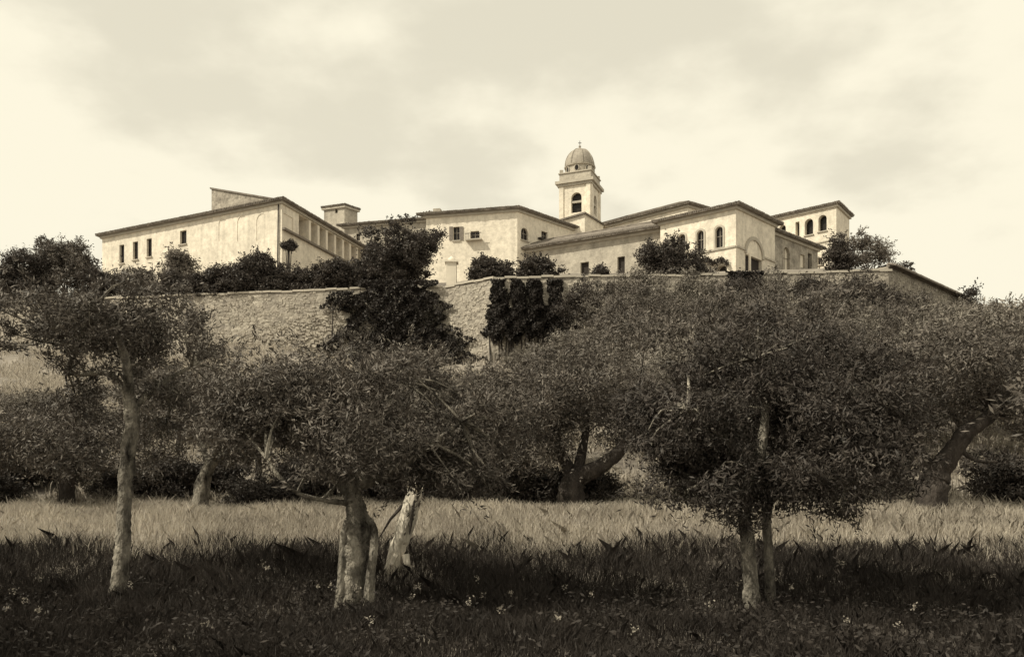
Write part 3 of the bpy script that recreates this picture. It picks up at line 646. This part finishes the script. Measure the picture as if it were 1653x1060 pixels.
add_tree('olive_tree', 'big dark olive on twin stems with foliage hanging almost to the grass', 'tree', (P(1222, 985, d).x, d, float(hill(P(1222, 985, d).x, d))),
    ([q3(1216, 1012, d), q3(1212, 940, d), q3(1207, 880, d), q3(1203, 840, d), q3(1205, 790, d), q3(1225, 740, d)], [.14, .10, .085, .085, .085, .07]),
    [([q3(1246, 1010, d, .1), q3(1243, 940, d, .1), q3(1240, 880, d, .1), q3(1238, 830, d, .1), q3(1255, 770, d, .2)], [.085, .065, .06, .06, .05]),
     ([q3(1220, 750, d), q3(1160, 700, d, -.3), q3(1110, 660, d, -.5)], [.08, .05, .015]),
     ([q3(1225, 750, d), q3(1235, 660, d), q3(1220, 580, d, .3)], [.08, .05, .015]),
     ([q3(1255, 775, d, .2), q3(1320, 720, d), q3(1390, 660, d, -.3)], [.06, .045, .015]),
     ([q3(1250, 790, d, .2), q3(1310, 790, d, -.5), q3(1370, 780, d, -.8)], [.05, .035, .012]),
     ([q3(1205, 800, d), q3(1150, 780, d, -.4), q3(1110, 790, d, -.6)], [.05, .035, .012])],
    [lobe(1160, 650, d, 1.0, 1.3, .75), lobe(1260, 600, d+.2, 1.1, 1.4, .75), lobe(1350, 650, d, .9, 1.3, .75), lobe(1240, 720, d-.4, 1.2, 1.3, .7), lobe(1340, 760, d-.4, .85, 1.1, .5), lobe(1150, 760, d-.3, .6, 1.0, .45), lobe(1240, 800, d-.3, .75, .9, .35), lobe(1410, 730, d, .5, .8, .5), lobe(1090, 700, d, .5, .9, .5)],
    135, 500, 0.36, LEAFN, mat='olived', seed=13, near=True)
# ------------------------------------------------------------------ bleached broken stump
d = 13.5; STUMP = (P(642, 925, 13.5).x, 13.5); rr = random.Random(5)
e = empty('broken_stump', (P(642, 925, d).x, d, float(hill(P(642, 925, d).x, d))), 'leaning bleached dead trunk, broken off and splintered at the top', 'tree stump')
p, r = spline([q3(630, 940, d), q3(641, 890, d), q3(657, 840, d), q3(671, 790, d)], [.16, .125, .145, .12], 9); m = MB(); m.tube(p, r, 18, 0.09, rr)
for q_ in range(18): v_ = m.v[len(m.v)-18+q_]; m.v[len(m.v)-18+q_] = (v_[0]+.02*math.sin(q_*2.1), v_[1], v_[2]+.10*math.sin(q_*1.9)+.07*math.sin(q_*.7+1)+rr.uniform(-.05, .05))
m.f.pop(); obj('trunk', m.mesh('trunk', True), 'dead', e)
for a, b, w in (((655, 812), (664, 790), .05), ((666, 815), (671, 778), .06), ((675, 812), (680, 785), .045)):
    m = MB(); m.tube([q3(*a, d, -.04), q3((a[0]+b[0])/2, (a[1]+b[1])/2, d), q3(*b, d)], [w, w*.8, .008], 6, .2, rr); obj('splinter', m.mesh('splinter'), 'dead', e)
for pts in (((640, 895), (632, 910), (627, 922)), ((654, 895), (658, 910), (662, 928))):
    m = MB(); m.tube([q3(*pts[0], d, -.08), q3(*pts[1], d, -.12), q3(*pts[2], d, -.1)], [.07, .05, .02], 7, .1, rr); obj('root', m.mesh('root'), 'dead', e)
m = MB(); m.tube([q3(661, 862, d, -.155), q3(665, 835, d, -.165), q3(669, 806, d, -.12)], [.012, .03, .012], 6, .1, rr); obj('cleft_shade_strip', m.mesh('cleft_shade_strip'), 'barkd', e)  # dark strip laid on the trunk for the shade of a hollow
m = MB(); m.tube([q3(650, 815, d), q3(630, 838, d, -.1), q3(612, 868, d, -.2)], [.03, .022, .01], 5); obj('dead_branch', m.mesh('dead_branch'), 'barkd', e)
# ------------------------------------------------------------------ second row of olives, beyond the sunlit strip
def row_tree(label, px, py, D, trunk, limbs, lobes, n, seed, mat='olive', bark='barkd'):
    b = P(px, py, D); zg = float(hill(b.x, D)); tp = [(b.x, D, zg-0.15)]+[q3(*t_, D) for t_ in trunk[0]]
    add_tree('olive_tree', label, 'tree', (b.x, D, zg), (tp, trunk[1]), [([q3(x, y, D, k) for x, y, k in l], r) for l, r in limbs], [lobe(x, y, D+k, a, b_, c) for x, y, k, a, b_, c in lobes], n//12, 340, 0.54, (0.13, 0.036), mat=mat, bark=bark, seed=seed)
row_tree('leaning olive with a pale trunk behind the sunlit grass, left of the hollow tree', 322, 815, 21, ([(326, 790), (334, 760), (346, 742)], [.24, .19, .16, .12]),
    [([(342, 748, 0), (375, 722, .3), (400, 690, .5)], [.10, .06, .02]), ([(338, 752, 0), (320, 700, .5), (310, 650, .8)], [.10, .06, .02]), ([(342, 745, 0), (365, 690, -.5), (385, 640, -.5)], [.08, .05, .02])],
    [(310, 655, .5, 1.5, 1.8, .9), (390, 630, 0, 1.4, 1.8, .95), (430, 690, -.5, 1.1, 1.4, .8), (350, 700, -.8, 1.0, 1.2, .5), (270, 710, .8, .9, 1.2, .7)], 650, 21, bark='bark')
row_tree('olive whose thick dark trunk throws one heavy limb sideways over bright grass', 921, 818, 22, ([(922, 795), (926, 775), (935, 765)], [.42, .36, .33, .26]),
    [([(935, 770, 0), (970, 752, -.3), (1000, 728, -.5), (1006, 700, -.5), (1030, 640, -.3)], [.27, .2, .17, .11, .03]), ([(928, 775, 0), (905, 730, .5), (890, 670, .8), (880, 620, 1)], [.2, .14, .08, .03]), ([(930, 770, 0), (945, 700, .5), (950, 630, .8)], [.17, .1, .03])],
    [(880, 620, .5, 1.6, 2, 1.2), (970, 610, .3, 1.6, 2, 1.2), (840, 690, 0, 1.2, 1.6, 1.0), (1040, 660, 0, 1.2, 1.6, .9), (930, 670, -.8, 1.4, 1.5, .6), (850, 720, -.5, .8, 1.0, .4), (1070, 690, 0, .7, 1.0, .4)], 1000, 22)
row_tree('olive with a heavy black trunk forking low, beside the garden end of the grove', 1503, 808, 20, ([(1506, 785), (1510, 770), (1514, 758)], [.42, .36, .34, .28]),
    [([(1512, 765, 0), (1538, 728, -.2), (1562, 696, -.3), (1600, 668, -.3), (1650, 600, 0)], [.27, .22, .2, .15, .04]), ([(1508, 765, 0), (1488, 735, .3), (1474, 700, .5), (1472, 640, .6)], [.2, .13, .1, .03]), ([(1545, 722, -.2), (1575, 742, -.4), (1610, 745, -.5)], [.06, .05, .03])],
    [(1480, 610, .5, 1.5, 1.8, 1.1), (1570, 590, .3, 1.6, 1.8, 1.1), (1650, 620, 0, 1.3, 1.7, 1.1), (1440, 670, .2, .8, 1.1, .6), (1530, 620, -.3, 1.2, 1.3, .5), (1700, 660, 0, 1.0, 1.4, .7)], 900, 23)
row_tree('full olive crown rising between the bleached stump and the sideways-limbed olive', 735, 812, 24, ([(738, 790), (742, 770), (745, 755)], [.26, .22, .2, .16]),
    [([(745, 760, 0), (710, 710, 0), (680, 650, .3)], [.13, .08, .02]), ([(745, 758, 0), (770, 700, .3), (790, 640, .5)], [.13, .08, .02])],
    [(690, 640, .3, 1.6, 2, 1.1), (775, 640, .3, 1.5, 2, 1.0), (730, 700, -.5, 1.8, 1.8, .9), (800, 720, 0, 1.0, 1.4, .7), (660, 720, 0, 1.0, 1.4, .7)], 800, 24, mat='olive2')
row_tree('shadowy olive low on the bank behind the spindly forked olive', 105, 808, 22, ([(108, 785), (112, 770), (110, 750)], [.24, .2, .18, .15]),
    [([(110, 755, 0), (80, 710, 0), (60, 680, .3)], [.12, .07, .02]), ([(110, 755, 0), (140, 710, .3), (165, 690, .5)], [.12, .07, .02])],
    [(60, 720, .3, 1.3, 1.7, .7), (140, 725, 0, 1.4, 1.7, .8), (-10, 700, .3, 1.4, 1.7, .9), (215, 735, .5, 1.0, 1.3, .6)], 620, 25)
row_tree('dense olive behind the twin-stemmed dark tree', 1335, 806, 23, ([(1335, 785), (1338, 765), (1335, 750)], [.28, .24, .22, .18]),
    [([(1336, 755, 0), (1300, 700, 0), (1270, 640, .3)], [.14, .08, .02]), ([(1336, 755, 0), (1380, 700, .3), (1410, 640, .5)], [.14, .08, .02])],
    [(1270, 630, .3, 1.6, 2, 1.1), (1390, 630, .3, 1.7, 2, 1.1), (1340, 590, .4, 1.5, 1.8, .9), (1420, 710, 0, 1.2, 1.5, .8), (1330, 720, -.4, 1.5, 1.5, .8)], 850, 26)
row_tree('thin-stemmed olive with pale foliage between the sideways-limbed olive and the twin-stemmed tree', 1110, 806, 26, ([(1110, 785), (1112, 765), (1108, 745)], [.2, .17, .15, .12]),
    [([(1108, 750, 0), (1080, 700, 0), (1060, 650, .3)], [.1, .07, .02]), ([(1108, 750, 0), (1140, 690, .3), (1150, 640, .5)], [.1, .07, .02])],
    [(1060, 640, .3, 1.5, 1.9, 1.0), (1140, 620, .3, 1.6, 1.9, 1.1), (1100, 690, -.3, 1.6, 1.6, .8), (1180, 700, 0, 1.0, 1.4, .8)], 750, 27, mat='olive2')
for px, lean in ((808, 8), (826, -4), (843, 10)):
    b = P(px, 806, 23.5); zg = float(hill(b.x, 23.5)); e = empty('sapling', (b.x, 23.5, zg), 'bare young olive shoot standing in the bright grass', 'sapling', 'young shoots in the grass')
    m = MB(); m.tube([(b.x, 23.5, zg-.1), q3(px+lean*.5, 785, 23.5), q3(px+lean*1.6, 745, 23.5)], [.07, .055, .02], 6, .1, rr); obj('trunk', m.mesh('trunk'), 'barkd', e)
    me, _ = crown_mesh('crown', [lobe(px+lean*1.6, 745, 23.5, .35, .35, .4)], 8, 90, .25, (.12, .03), np.random.default_rng(int(px))); obj('crown', me, 'olive', e)
# ------------------------------------------------------------------ grove on the hillside: a few built olives, copied
protos = []
def proto(seed, H, mat):
    rg = random.Random(seed); r = H*0.55
    lobes = [(rg.uniform(-.55, .55)*r, rg.uniform(-.55, .55)*r, H*rg.uniform(.45, .82), r*rg.uniform(.4, .6), r*rg.uniform(.4, .6), H*rg.uniform(.14, .22)) for _ in range(9)]
    limbs = [([(0, 0, H*.25), (l[0]*.4, l[1]*.4, H*.42), (l[0], l[1], l[2])], [.1, .07, .02]) for l in lobes[:5]]
    return add_tree('olive_tree', 'x', 'tree', (0, 0, 0), ([(0, 0, -.3), (.05, 0, H*.1), (-.04, .03, H*.26)], [.22, .17, .14]), limbs, lobes, 55, 290, 0.56, (0.17, 0.047), mat=mat, bark='barkd', seed=seed, sprays=30)
protos = [proto(31, 4.6, 'olive'), proto(32, 4.6, 'olive2'), proto(33, 4.6, 'olive'), proto(34, 4.6, 'olive2')]
TOPX = [-300, 60, 290, 300, 420, 540, 560, 700, 725, 790, 800, 900, 960, 1010, 1100, 1180, 1250, 1330, 1450, 1600, 2000]
TOPY = [520, 620, 565, 585, 600, 585, 575, 570, 600, 600, 552, 545, 496, 456, 460, 468, 462, 452, 486, 490, 476]
rg = random.Random(77); used = [False]*4; cnt = 0
DLAB = {0: 'grey-green olive in the dense grove on the slope below the terrace wall', 1: 'low olive bush on the open slope under the lit stretch of terrace wall'}
for D in (27.5, 32, 37, 42.5, 48, 53.5, 59, 63):
    step = 4.3/D*F; px = -260+rg.uniform(0, step)
    while px < 1950:
        x = (px-CX)/F*D; y = D+rg.uniform(-1.5, 1.5); zg = gz(x, y)
        hw = 2.4/D*F
        ty = max(np.interp(px+k_*hw, TOPX, TOPY) for k_ in (-.6, 0, .6))+rg.uniform(-4, 22)
        h = EYE+(HY-ty)/F*y-zg; h = min(h, rg.uniform(4.6, 6.4))
        if y < wall_y(x)-2.2 and h > 1.5:
            kind = 0 if h > 3 else 1
            k = rg.randrange(4); sc = h/4.6; sxy = max(sc, 0.62)*rg.uniform(.9, 1.15)
            if not used[k]: t = protos[k]; t.location = (x, y, zg); t.rotation_euler = (0, 0, rg.uniform(0, 6.28)); t.scale = (sxy, sxy, sc); used[k] = True
            else: t = copy_tree(protos[k], (x, y, zg), rg.uniform(0, 6.28), (sxy, sxy, sc))
            tag(t, DLAB[kind], 'tree' if kind == 0 else 'bush', 'olive grove on the slope' if kind == 0 else 'low olives on the open slope'); cnt += 1
        px += step*rg.uniform(.8, 1.25)
print('grove trees', cnt)
rgs = random.Random(8); sc0 = None; px = -150
while px < 1800:
    if 945 < px < 1130 or 1390 < px < 1620: px += 40; continue
    D = rgs.uniform(23.4, 26.5); x = (px-CX)/F*D; hgt = rgs.uniform(1.1, 1.9)
    if sc0 is None:
        L6 = [(rgs.uniform(-.8, .8), rgs.uniform(-.5, .5), rgs.uniform(.35, 1.1), rgs.uniform(.4, .7), rgs.uniform(.4, .6), rgs.uniform(.25, .45)) for _ in range(9)]
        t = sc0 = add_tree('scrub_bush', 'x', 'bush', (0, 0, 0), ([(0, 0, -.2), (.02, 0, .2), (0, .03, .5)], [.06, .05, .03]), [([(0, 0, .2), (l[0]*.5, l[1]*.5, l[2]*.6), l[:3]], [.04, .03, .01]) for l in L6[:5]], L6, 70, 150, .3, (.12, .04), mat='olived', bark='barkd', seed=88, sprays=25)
        t.location = (x, D, gz(x, D))
    else: t = copy_tree(sc0, (x, D, gz(x, D)), rgs.uniform(0, 6.28), (rgs.uniform(.9, 1.3), rgs.uniform(.9, 1.3), hgt/1.5))
    tag(t, 'low dark scrub bush at the far edge of the sunlit grass', 'bush', 'scrub along the foot of the slope'); px += rgs.uniform(50, 95)
# off-frame neighbours of the front row: the grove goes on to the left and right, unseen; the tall left ones are added to shade the near ground
for i, (x, y, s_) in enumerate(((-10.4, 9.6, .95), (-11.0, 5.4, 1.5), (9.6, 11.5, 1.0), (-13.5, 12.5, 1.0), (-10.2, 2.4, 1.5))):
    t = copy_tree(protos[i % 4], (x, y, gz(x, y)), i*1.3, s_); tag(t, 'unseen olive added off-frame to carry on the grove and shade the foreground', 'tree', 'olives added beyond the view')
# ------------------------------------------------------------------ shrubs, trees and ivy up on the terrace
def shrub(name, label, px, ytop, ybot, D, wpx, mat='broad', seed=0, dens=1.0, leaf=(0.22, 0.12), cat='shrub', nl=6, group=None, stem=True, sp=.55, core=.8, low=True):
    rg = random.Random(seed); b = P(px, ybot, D); top = P(px, ytop, D); H = top.z-b.z; w = wpx/F*D/2; zg = min(gz(b.x, D), b.z)
    if low: b.z = zg+.1; H = top.z-b.z
    lobes = [(b.x+rg.uniform(-sp, sp)*w, D+rg.uniform(-.4, .4)*w, b.z+H*rg.uniform(.3, .76), w*rg.uniform(.3, .5), w*rg.uniform(.3, .5), H*rg.uniform(.13, .24)) for _ in range(nl)]+[(b.x, D, b.z+H*.42, w*core, w*.6, H*.4), (b.x+rg.uniform(-.2, .2)*w, D, b.z+H*.7, w*.4, w*.4, H*.3)]
    limbs = [([(b.x, D, zg+.2), ((b.x+l[0])/2, D, (zg+l[2])/2+.2), l[:3]], [.07, .05, .02]) for l in lobes[:4]] if stem else []
    n = int(10*dens*max(2.5, w*H*1.2)); n = max(int(34*min(1, dens)), min(n, 230))
    return add_tree(name, label, cat, (b.x, D, zg), ([(b.x, D, zg-.2), (b.x+.03, D, zg+.25), (b.x, D, zg+max(.5, (b.z-zg)+.3*H))], [.14, .11, .08]), limbs, lobes, n, 120, 0.55*min(1, max(.4, H/3.6)), leaf, mat=mat, bark='barkd', seed=seed, group=group, sprays=25)
HW = ['end shrub of the wall-top hedge, farthest from the ivy mass', 'second hedge shrub from the end farthest from the ivy mass', 'third hedge shrub from the end farthest from the ivy mass', 'tallest shrub of the hedge along the top of the terrace wall', 'hedge shrub just below the little umbrella-shaped tree', 'low hedge shrub between the umbrella-shaped tree and the ivy mass', 'hedge shrub second from the huge ivy mass on the wall top', 'hedge shrub touching the huge ivy mass on the wall top']
for i, (px, yt, w) in enumerate(((318, 446, 50), (345, 434, 55), (378, 424, 60), (413, 406, 62), (448, 424, 55), (482, 436, 55), (515, 428, 60), (548, 422, 62))):
    shrub('hedge_shrub', HW[i], px, yt, 476, 72.5, w*1.25, seed=40+i, group='hedge on the terrace wall', dens=1.3)
shrub('leafy_tree', 'tall dark leafy tree on the terrace between the loggia and the shuttered house', 655, 348, 474, 72.5, 135, seed=60, cat='tree', nl=13, dens=0.9, sp=.7, core=.55)
shrub('side_tree', 'slender dark tree leaning against the end of the loggia', 600, 395, 470, 74.5, 70, seed=61, cat='tree', dens=1.0)
shrub('umbrella_tree', 'little umbrella-shaped tree on a bare stem in front of the loggia', 466, 390, 404, 79, 24, seed=62, cat='tree', nl=3, leaf=(.16, .08), low=False)
shrub('pale_shrub', 'pale grey shrub against the wall of the loggia wing', 290, 406, 432, 80, 48, mat='airy', seed=63)
shrub('round_shrub', 'broad round shrub on the terrace before the low service wing', 795, 413, 456, 69.5, 96, seed=64, dens=1.3)
shrub('small_shrub', 'smaller shrub beside the broad round one before the service wing', 870, 417, 452, 68.5, 92, seed=65, dens=1.2)
shrub('doorway_shrub', 'dark shrub growing beside the nearer doorway of the service wing', 968, 430, 462, 70, 56, seed=66)
shrub('chapel_bush', 'big bushy tree hiding the corner of the chapel and service wing', 1088, 390, 476, 69, 108, seed=67, cat='tree', nl=12, mat='broad', dens=1.1, sp=.7, core=.6)
shrub('wall_bush', 'low bush at the foot of the chapel beside the round arch', 1128, 428, 452, 70, 36, seed=68)
shrub('conical_tree', 'dark narrow tree at the corner of the arched block', 1356, 386, 448, 74, 44, seed=69, cat='tree', dens=1.3)
shrub('airy_tree', 'airy pale tree with sky showing through beside the arched block', 1408, 376, 446, 76, 84, mat='airy', seed=70, cat='tree', nl=8, dens=0.45, leaf=(.2, .1))
shrub('sprig_bush', 'small thin bush on the garden wall beyond the airy tree', 1463, 420, 446, 74, 26, mat='broad', seed=71, dens=.6)
shrub('end_shrub', 'small clipped dark shrub at the low end of the tile-capped garden wall', 1568, 464, 484, 72.5, 18, seed=72, dens=1.5)
for i, (px, yt, yb, D, w) in enumerate(((108, 384, 470, 80, 140), (30, 400, 480, 78, 130), (-60, 395, 480, 79, 140), (160, 432, 480, 76, 80), (225, 436, 480, 74, 80), (275, 440, 482, 73, 56))):
    shrub('bushy_tree', ('large ragged tree next to the windowed end of the loggia wing', 'bushy tree second from the windowed end of the loggia wing', 'bushy tree third from the windowed end of the loggia wing', 'rounded bush below the outermost small window of the loggia wing', 'rounded bush below the three small windows of the loggia wing', 'small bush between the three windows and the wall-top hedge')[i], px, yt, yb, D, w, seed=80+i, cat='tree' if i < 3 else 'shrub', group='trees left of the monastery' if i < 3 else 'bushes below the windows', mat='broad' if i % 2 else 'olive', nl=9, leaf=(.24, .1))
SL = ['bushy tree under the terrace wall below the cloister wing doors', 'broad dark tree under the terrace wall below the airy pale tree', 'bushy tree at the near foot of the tile-capped garden wall', 'pale bushy tree under the terrace wall below the big chapel bush', 'dark bushy tree under the wall just past the last ivy curtain', 'bushy tree below the low end of the garden wall', 'bushy tree beyond the low end of the garden wall', 'bushy tree under the wall below the three arched chapel windows', 'dark tree directly below the square ivy clump under the portal', 'bushy tree under the wall between the square ivy clump and the cloister wing', 'bushy tree under the wall below the nearer service doorway']
for i, (px, yt, yb, D, w) in enumerate(((1300, 444, 530, 62, 130), (1395, 438, 530, 62, 150), (1475, 466, 540, 62.5, 90), (1030, 434, 550, 61.5, 135), (945, 446, 550, 62, 90), (1560, 486, 550, 66, 110), (1660, 480, 550, 68, 120), (1115, 440, 550, 61.5, 120), (1195, 447, 550, 61, 120), (1255, 438, 540, 61.5, 100), (990, 450, 555, 60.5, 90))):
    shrub('slope_tree', SL[i], px, yt, yb, D, w, seed=90+i, cat='tree', group='trees close under the wall', mat='broad' if i in (0, 1, 4, 8) else ('olive2' if i % 2 else 'olive'), nl=11, sp=.7, core=.7, leaf=(.22, .08))
def ivy(label, boxes, n, seed, bulge=0.5):
    """leaves over a patch of the terrace wall; boxes are photo outlines (x0,x1,ytop,ybottom,slant)"""
    rng = np.random.default_rng(seed); pos = []; dr_ = []
    for x0, x1, y0, y1, sl in boxes:
        k = int(n*(x1-x0)*(y1-y0)/sum((b[1]-b[0])*(b[3]-b[2]) for b in boxes))
        a = rng.uniform(0, 1, k); b = rng.uniform(0, 1, k)
        edge = 0.82+0.75*b*b+0.14*np.sin(b*13+seed)+0.10*np.sin(b*37+seed*2)
        px = (x0+x1)/2+(a-.5)*(x1-x0)*edge+sl*b; py = y0+(y1-y0)*b*(0.93+0.10*np.sin(a*13+seed)+.07*np.sin(a*31))
        dd = (px-CX)/F; D = np.full(k, 67.0)
        for _ in range(4): D = wall_y(dd*D)
        z = EYE+(HY-py)/F*D; bat = np.clip((ZW-z)/7, 0, 1)*0.7
        off = (bulge*(0.35+np.sin(np.pi*a)*0.9)+0.35*np.sin(px*0.21+py*.05)*np.sin(py*0.17))*rng.uniform(.55, 1, k)
        D2 = D-bat-np.maximum(off, .12)
        pos.append(np.stack([dd*D2, D2, EYE+(HY-py)/F*D2], 1)); dr_.append(rng.normal(size=(k, 3))*.7+np.array([0, -.3, -.8]))
    pos = np.concatenate(pos); v, f = leaves(pos, np.concatenate(dr_), .26, .2, rng)
    e = empty('ivy', (pos[:, 0].mean(), pos[:, 1].mean(), pos[:, 2].min()), label, 'ivy'); obj('foliage', mesh_np('foliage', v, f), 'ivy', e)
    r2 = random.Random(seed)
    for _ in range(5):
        m = MB(); p = pos[r2.randrange(len(pos))]; X, zt2 = p[0], p[2]; Y = float(wall_y(X)); zb2 = float(hill(X, Y-1))
        m.tube([(X, Y-.85, zb2-.1), (X+r2.uniform(-.3, .3), Y-.5, (zb2+zt2)/2), (X, Y-.2, zt2)], [.07, .05, .02], 5)
        obj('stem', m.mesh('stem'), 'barkd', e)
ivy('huge dark ivy mass draped over the wall beneath the leafy terrace tree', [(562, 718, 452, 575, 0), (528, 575, 470, 500, 0), (600, 740, 530, 590, 0)], 14000, 3, 1.0)
for i, (x0, x1, y1, sl, lab) in enumerate(((789, 818, 548, 8, 'ivy curtain hanging next to the bare pale stretch of wall'), (821, 846, 545, 12, 'ivy curtain second from the bare pale stretch of wall'), (848, 874, 550, 10, 'ivy curtain third from the bare pale stretch of wall'), (882, 908, 545, 6, 'ivy curtain farthest from the bare pale stretch of wall'))):
    ivy(lab, [(x0, x1, 451, y1, sl), (x0-7, x1+9, 492+6*(i % 2), y1+4-9*(i % 3), sl)], 4200, 10+i, .8)
ivy('square clump of dark ivy spilling over the wall under the chapel portal', [(1172, 1236, 438, 482, 0)], 3200, 20, .8)
rng = np.random.default_rng(5)      # vine over the chapel's round arch
u = rng.uniform(0, 1, 900); L_, C_ = pl8[0], pl8[1]; f8 = Facade(L_, C_, 20, 30); pv = []
for a in u:
    uu, vv = on_facade(f8.A, f8.B, 1122+a*56, 421+3*math.sin(a*14)+(a*3)); pv.append(tuple(f8.pt(uu, vv+rng.normal()*.16, .15+abs(rng.normal())*.2)))
v, f = leaves(np.array(pv), rng.normal(size=(900, 3))+np.array([0, 0, -.4]), .2, .13, rng)
e = empty('climbing_vine', pv[0], 'vine trained along the chapel wall above the round arch', 'vine'); obj('foliage', mesh_np('foliage', v, f), 'broad', e)
# ------------------------------------------------------------------ grass
def grass(name, label, n, y0, y1, hfun, mat, wid, seed, side=3.0, lean=.35, power=1.0, cond=None):
    rng = np.random.default_rng(seed); y = y0+(y1-y0)*rng.uniform(0, 1, n)**power; hw = 0.66*y+side; x = rng.uniform(-1, 1, n)*hw
    k = (np.hypot((x-STUMP[0])/.6, (y-STUMP[1]+.5)/.9) > rng.uniform(.3, 1.3, n)) | (rng.uniform(0, 1, n) < .35); x, y = x[k], y[k]; n = len(x)
    if cond is not None: k = cond(x, y, rng); x, y = x[k], y[k]; n = len(x)
    z = hill(x, y); h = hfun(x, y, rng); an = rng.uniform(0, 2*np.pi, n); b = np.stack([x, y, z-.02], 1)
    sd2 = np.stack([np.cos(an), np.sin(an), np.zeros(n)], 1)*(wid*rng.uniform(.6, 1.3, n)/2)[:, None]
    ln = rng.normal(size=(n, 2))*lean; mid = b+np.stack([ln[:, 0]*.3*h, ln[:, 1]*.3*h, h*.6], 1); tip = b+np.stack([ln[:, 0]*h, ln[:, 1]*h, h*rng.uniform(.85, 1, n)], 1)
    v = np.stack([b-sd2, b+sd2, mid+sd2*.8, tip, mid-sd2*.8], 1).reshape(-1, 3)
    o = obj(name, mesh_np(name, v, np.arange(5*n).reshape(n, 5)), mat); o['kind'] = 'stuff'; tag(o, label, 'grass')
wave = lambda x, y: .75+.25*np.sin(x*1.3+2*np.sin(y*.8))*np.cos(y*1.1+x*.4)
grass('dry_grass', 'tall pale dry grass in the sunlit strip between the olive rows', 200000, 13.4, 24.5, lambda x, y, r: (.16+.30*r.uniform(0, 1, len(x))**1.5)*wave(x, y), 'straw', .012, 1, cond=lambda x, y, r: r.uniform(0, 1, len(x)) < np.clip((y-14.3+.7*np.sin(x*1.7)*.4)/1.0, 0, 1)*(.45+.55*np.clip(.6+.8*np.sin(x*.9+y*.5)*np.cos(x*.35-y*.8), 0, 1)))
grass('undergrowth', 'weedy undergrowth coloured dark for the shade of the front olives', 230000, 5.5, 15.8, lambda x, y, r: (.14+(.2+.2*np.clip((y-10.5)/2.5, 0, 1))*r.uniform(0, 1, len(x))**1.2)*wave(x*1.4, y*1.3), 'weed', .009, 2, side=2.5, cond=lambda x, y, r: r.uniform(0, 1, len(x)) > np.clip((y-14.7+.7*np.sin(x*1.7)*.4)/1.0, 0, 1))  # dark blades stop at the shade edge and stand in for missing shadow
grass('hillside_grass', 'rough grass on the slope up to the terrace wall', 150000, 23, 70, lambda x, y, r: .22+.3*r.uniform(0, 1, len(x)), 'straw', .05, 3, side=6, cond=lambda x, y, r: (y < wall_y(x)-.9) & (np.sin(x*.7+1.3*np.sin(y*.4))*np.cos(y*.5+x*.2) > -.45+.5*r.uniform(-1, 1, len(x))))
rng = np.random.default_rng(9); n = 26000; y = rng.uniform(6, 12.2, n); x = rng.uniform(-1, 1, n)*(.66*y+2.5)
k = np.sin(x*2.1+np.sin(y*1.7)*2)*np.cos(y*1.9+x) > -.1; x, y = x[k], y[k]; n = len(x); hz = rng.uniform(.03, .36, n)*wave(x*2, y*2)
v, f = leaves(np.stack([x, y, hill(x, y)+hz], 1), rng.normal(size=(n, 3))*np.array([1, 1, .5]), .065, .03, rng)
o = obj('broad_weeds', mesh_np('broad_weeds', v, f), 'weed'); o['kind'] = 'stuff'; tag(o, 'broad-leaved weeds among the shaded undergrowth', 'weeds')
n = 110; y = rng.uniform(7.5, 12.5, n); x = rng.uniform(-1, 1, n)*(.62*y+1); k = np.sin(x*1.4+1)*np.cos(y*2.3+x) > .1; x, y = x[k], y[k]
c = np.repeat(np.stack([x, y, hill(x, y)+rng.uniform(.22, .48, len(x))], 1), 16, 0); c += rng.normal(size=c.shape)*.022
v, f = leaves(c, rng.normal(size=c.shape)+np.array([0, 0, .6]), .03, .02, rng)
o = obj('wildflowers', mesh_np('wildflowers', v, f), 'flower'); o['kind'] = 'stuff'; tag(o, 'small pale wildflower heads scattered through the shaded weeds', 'flowers')
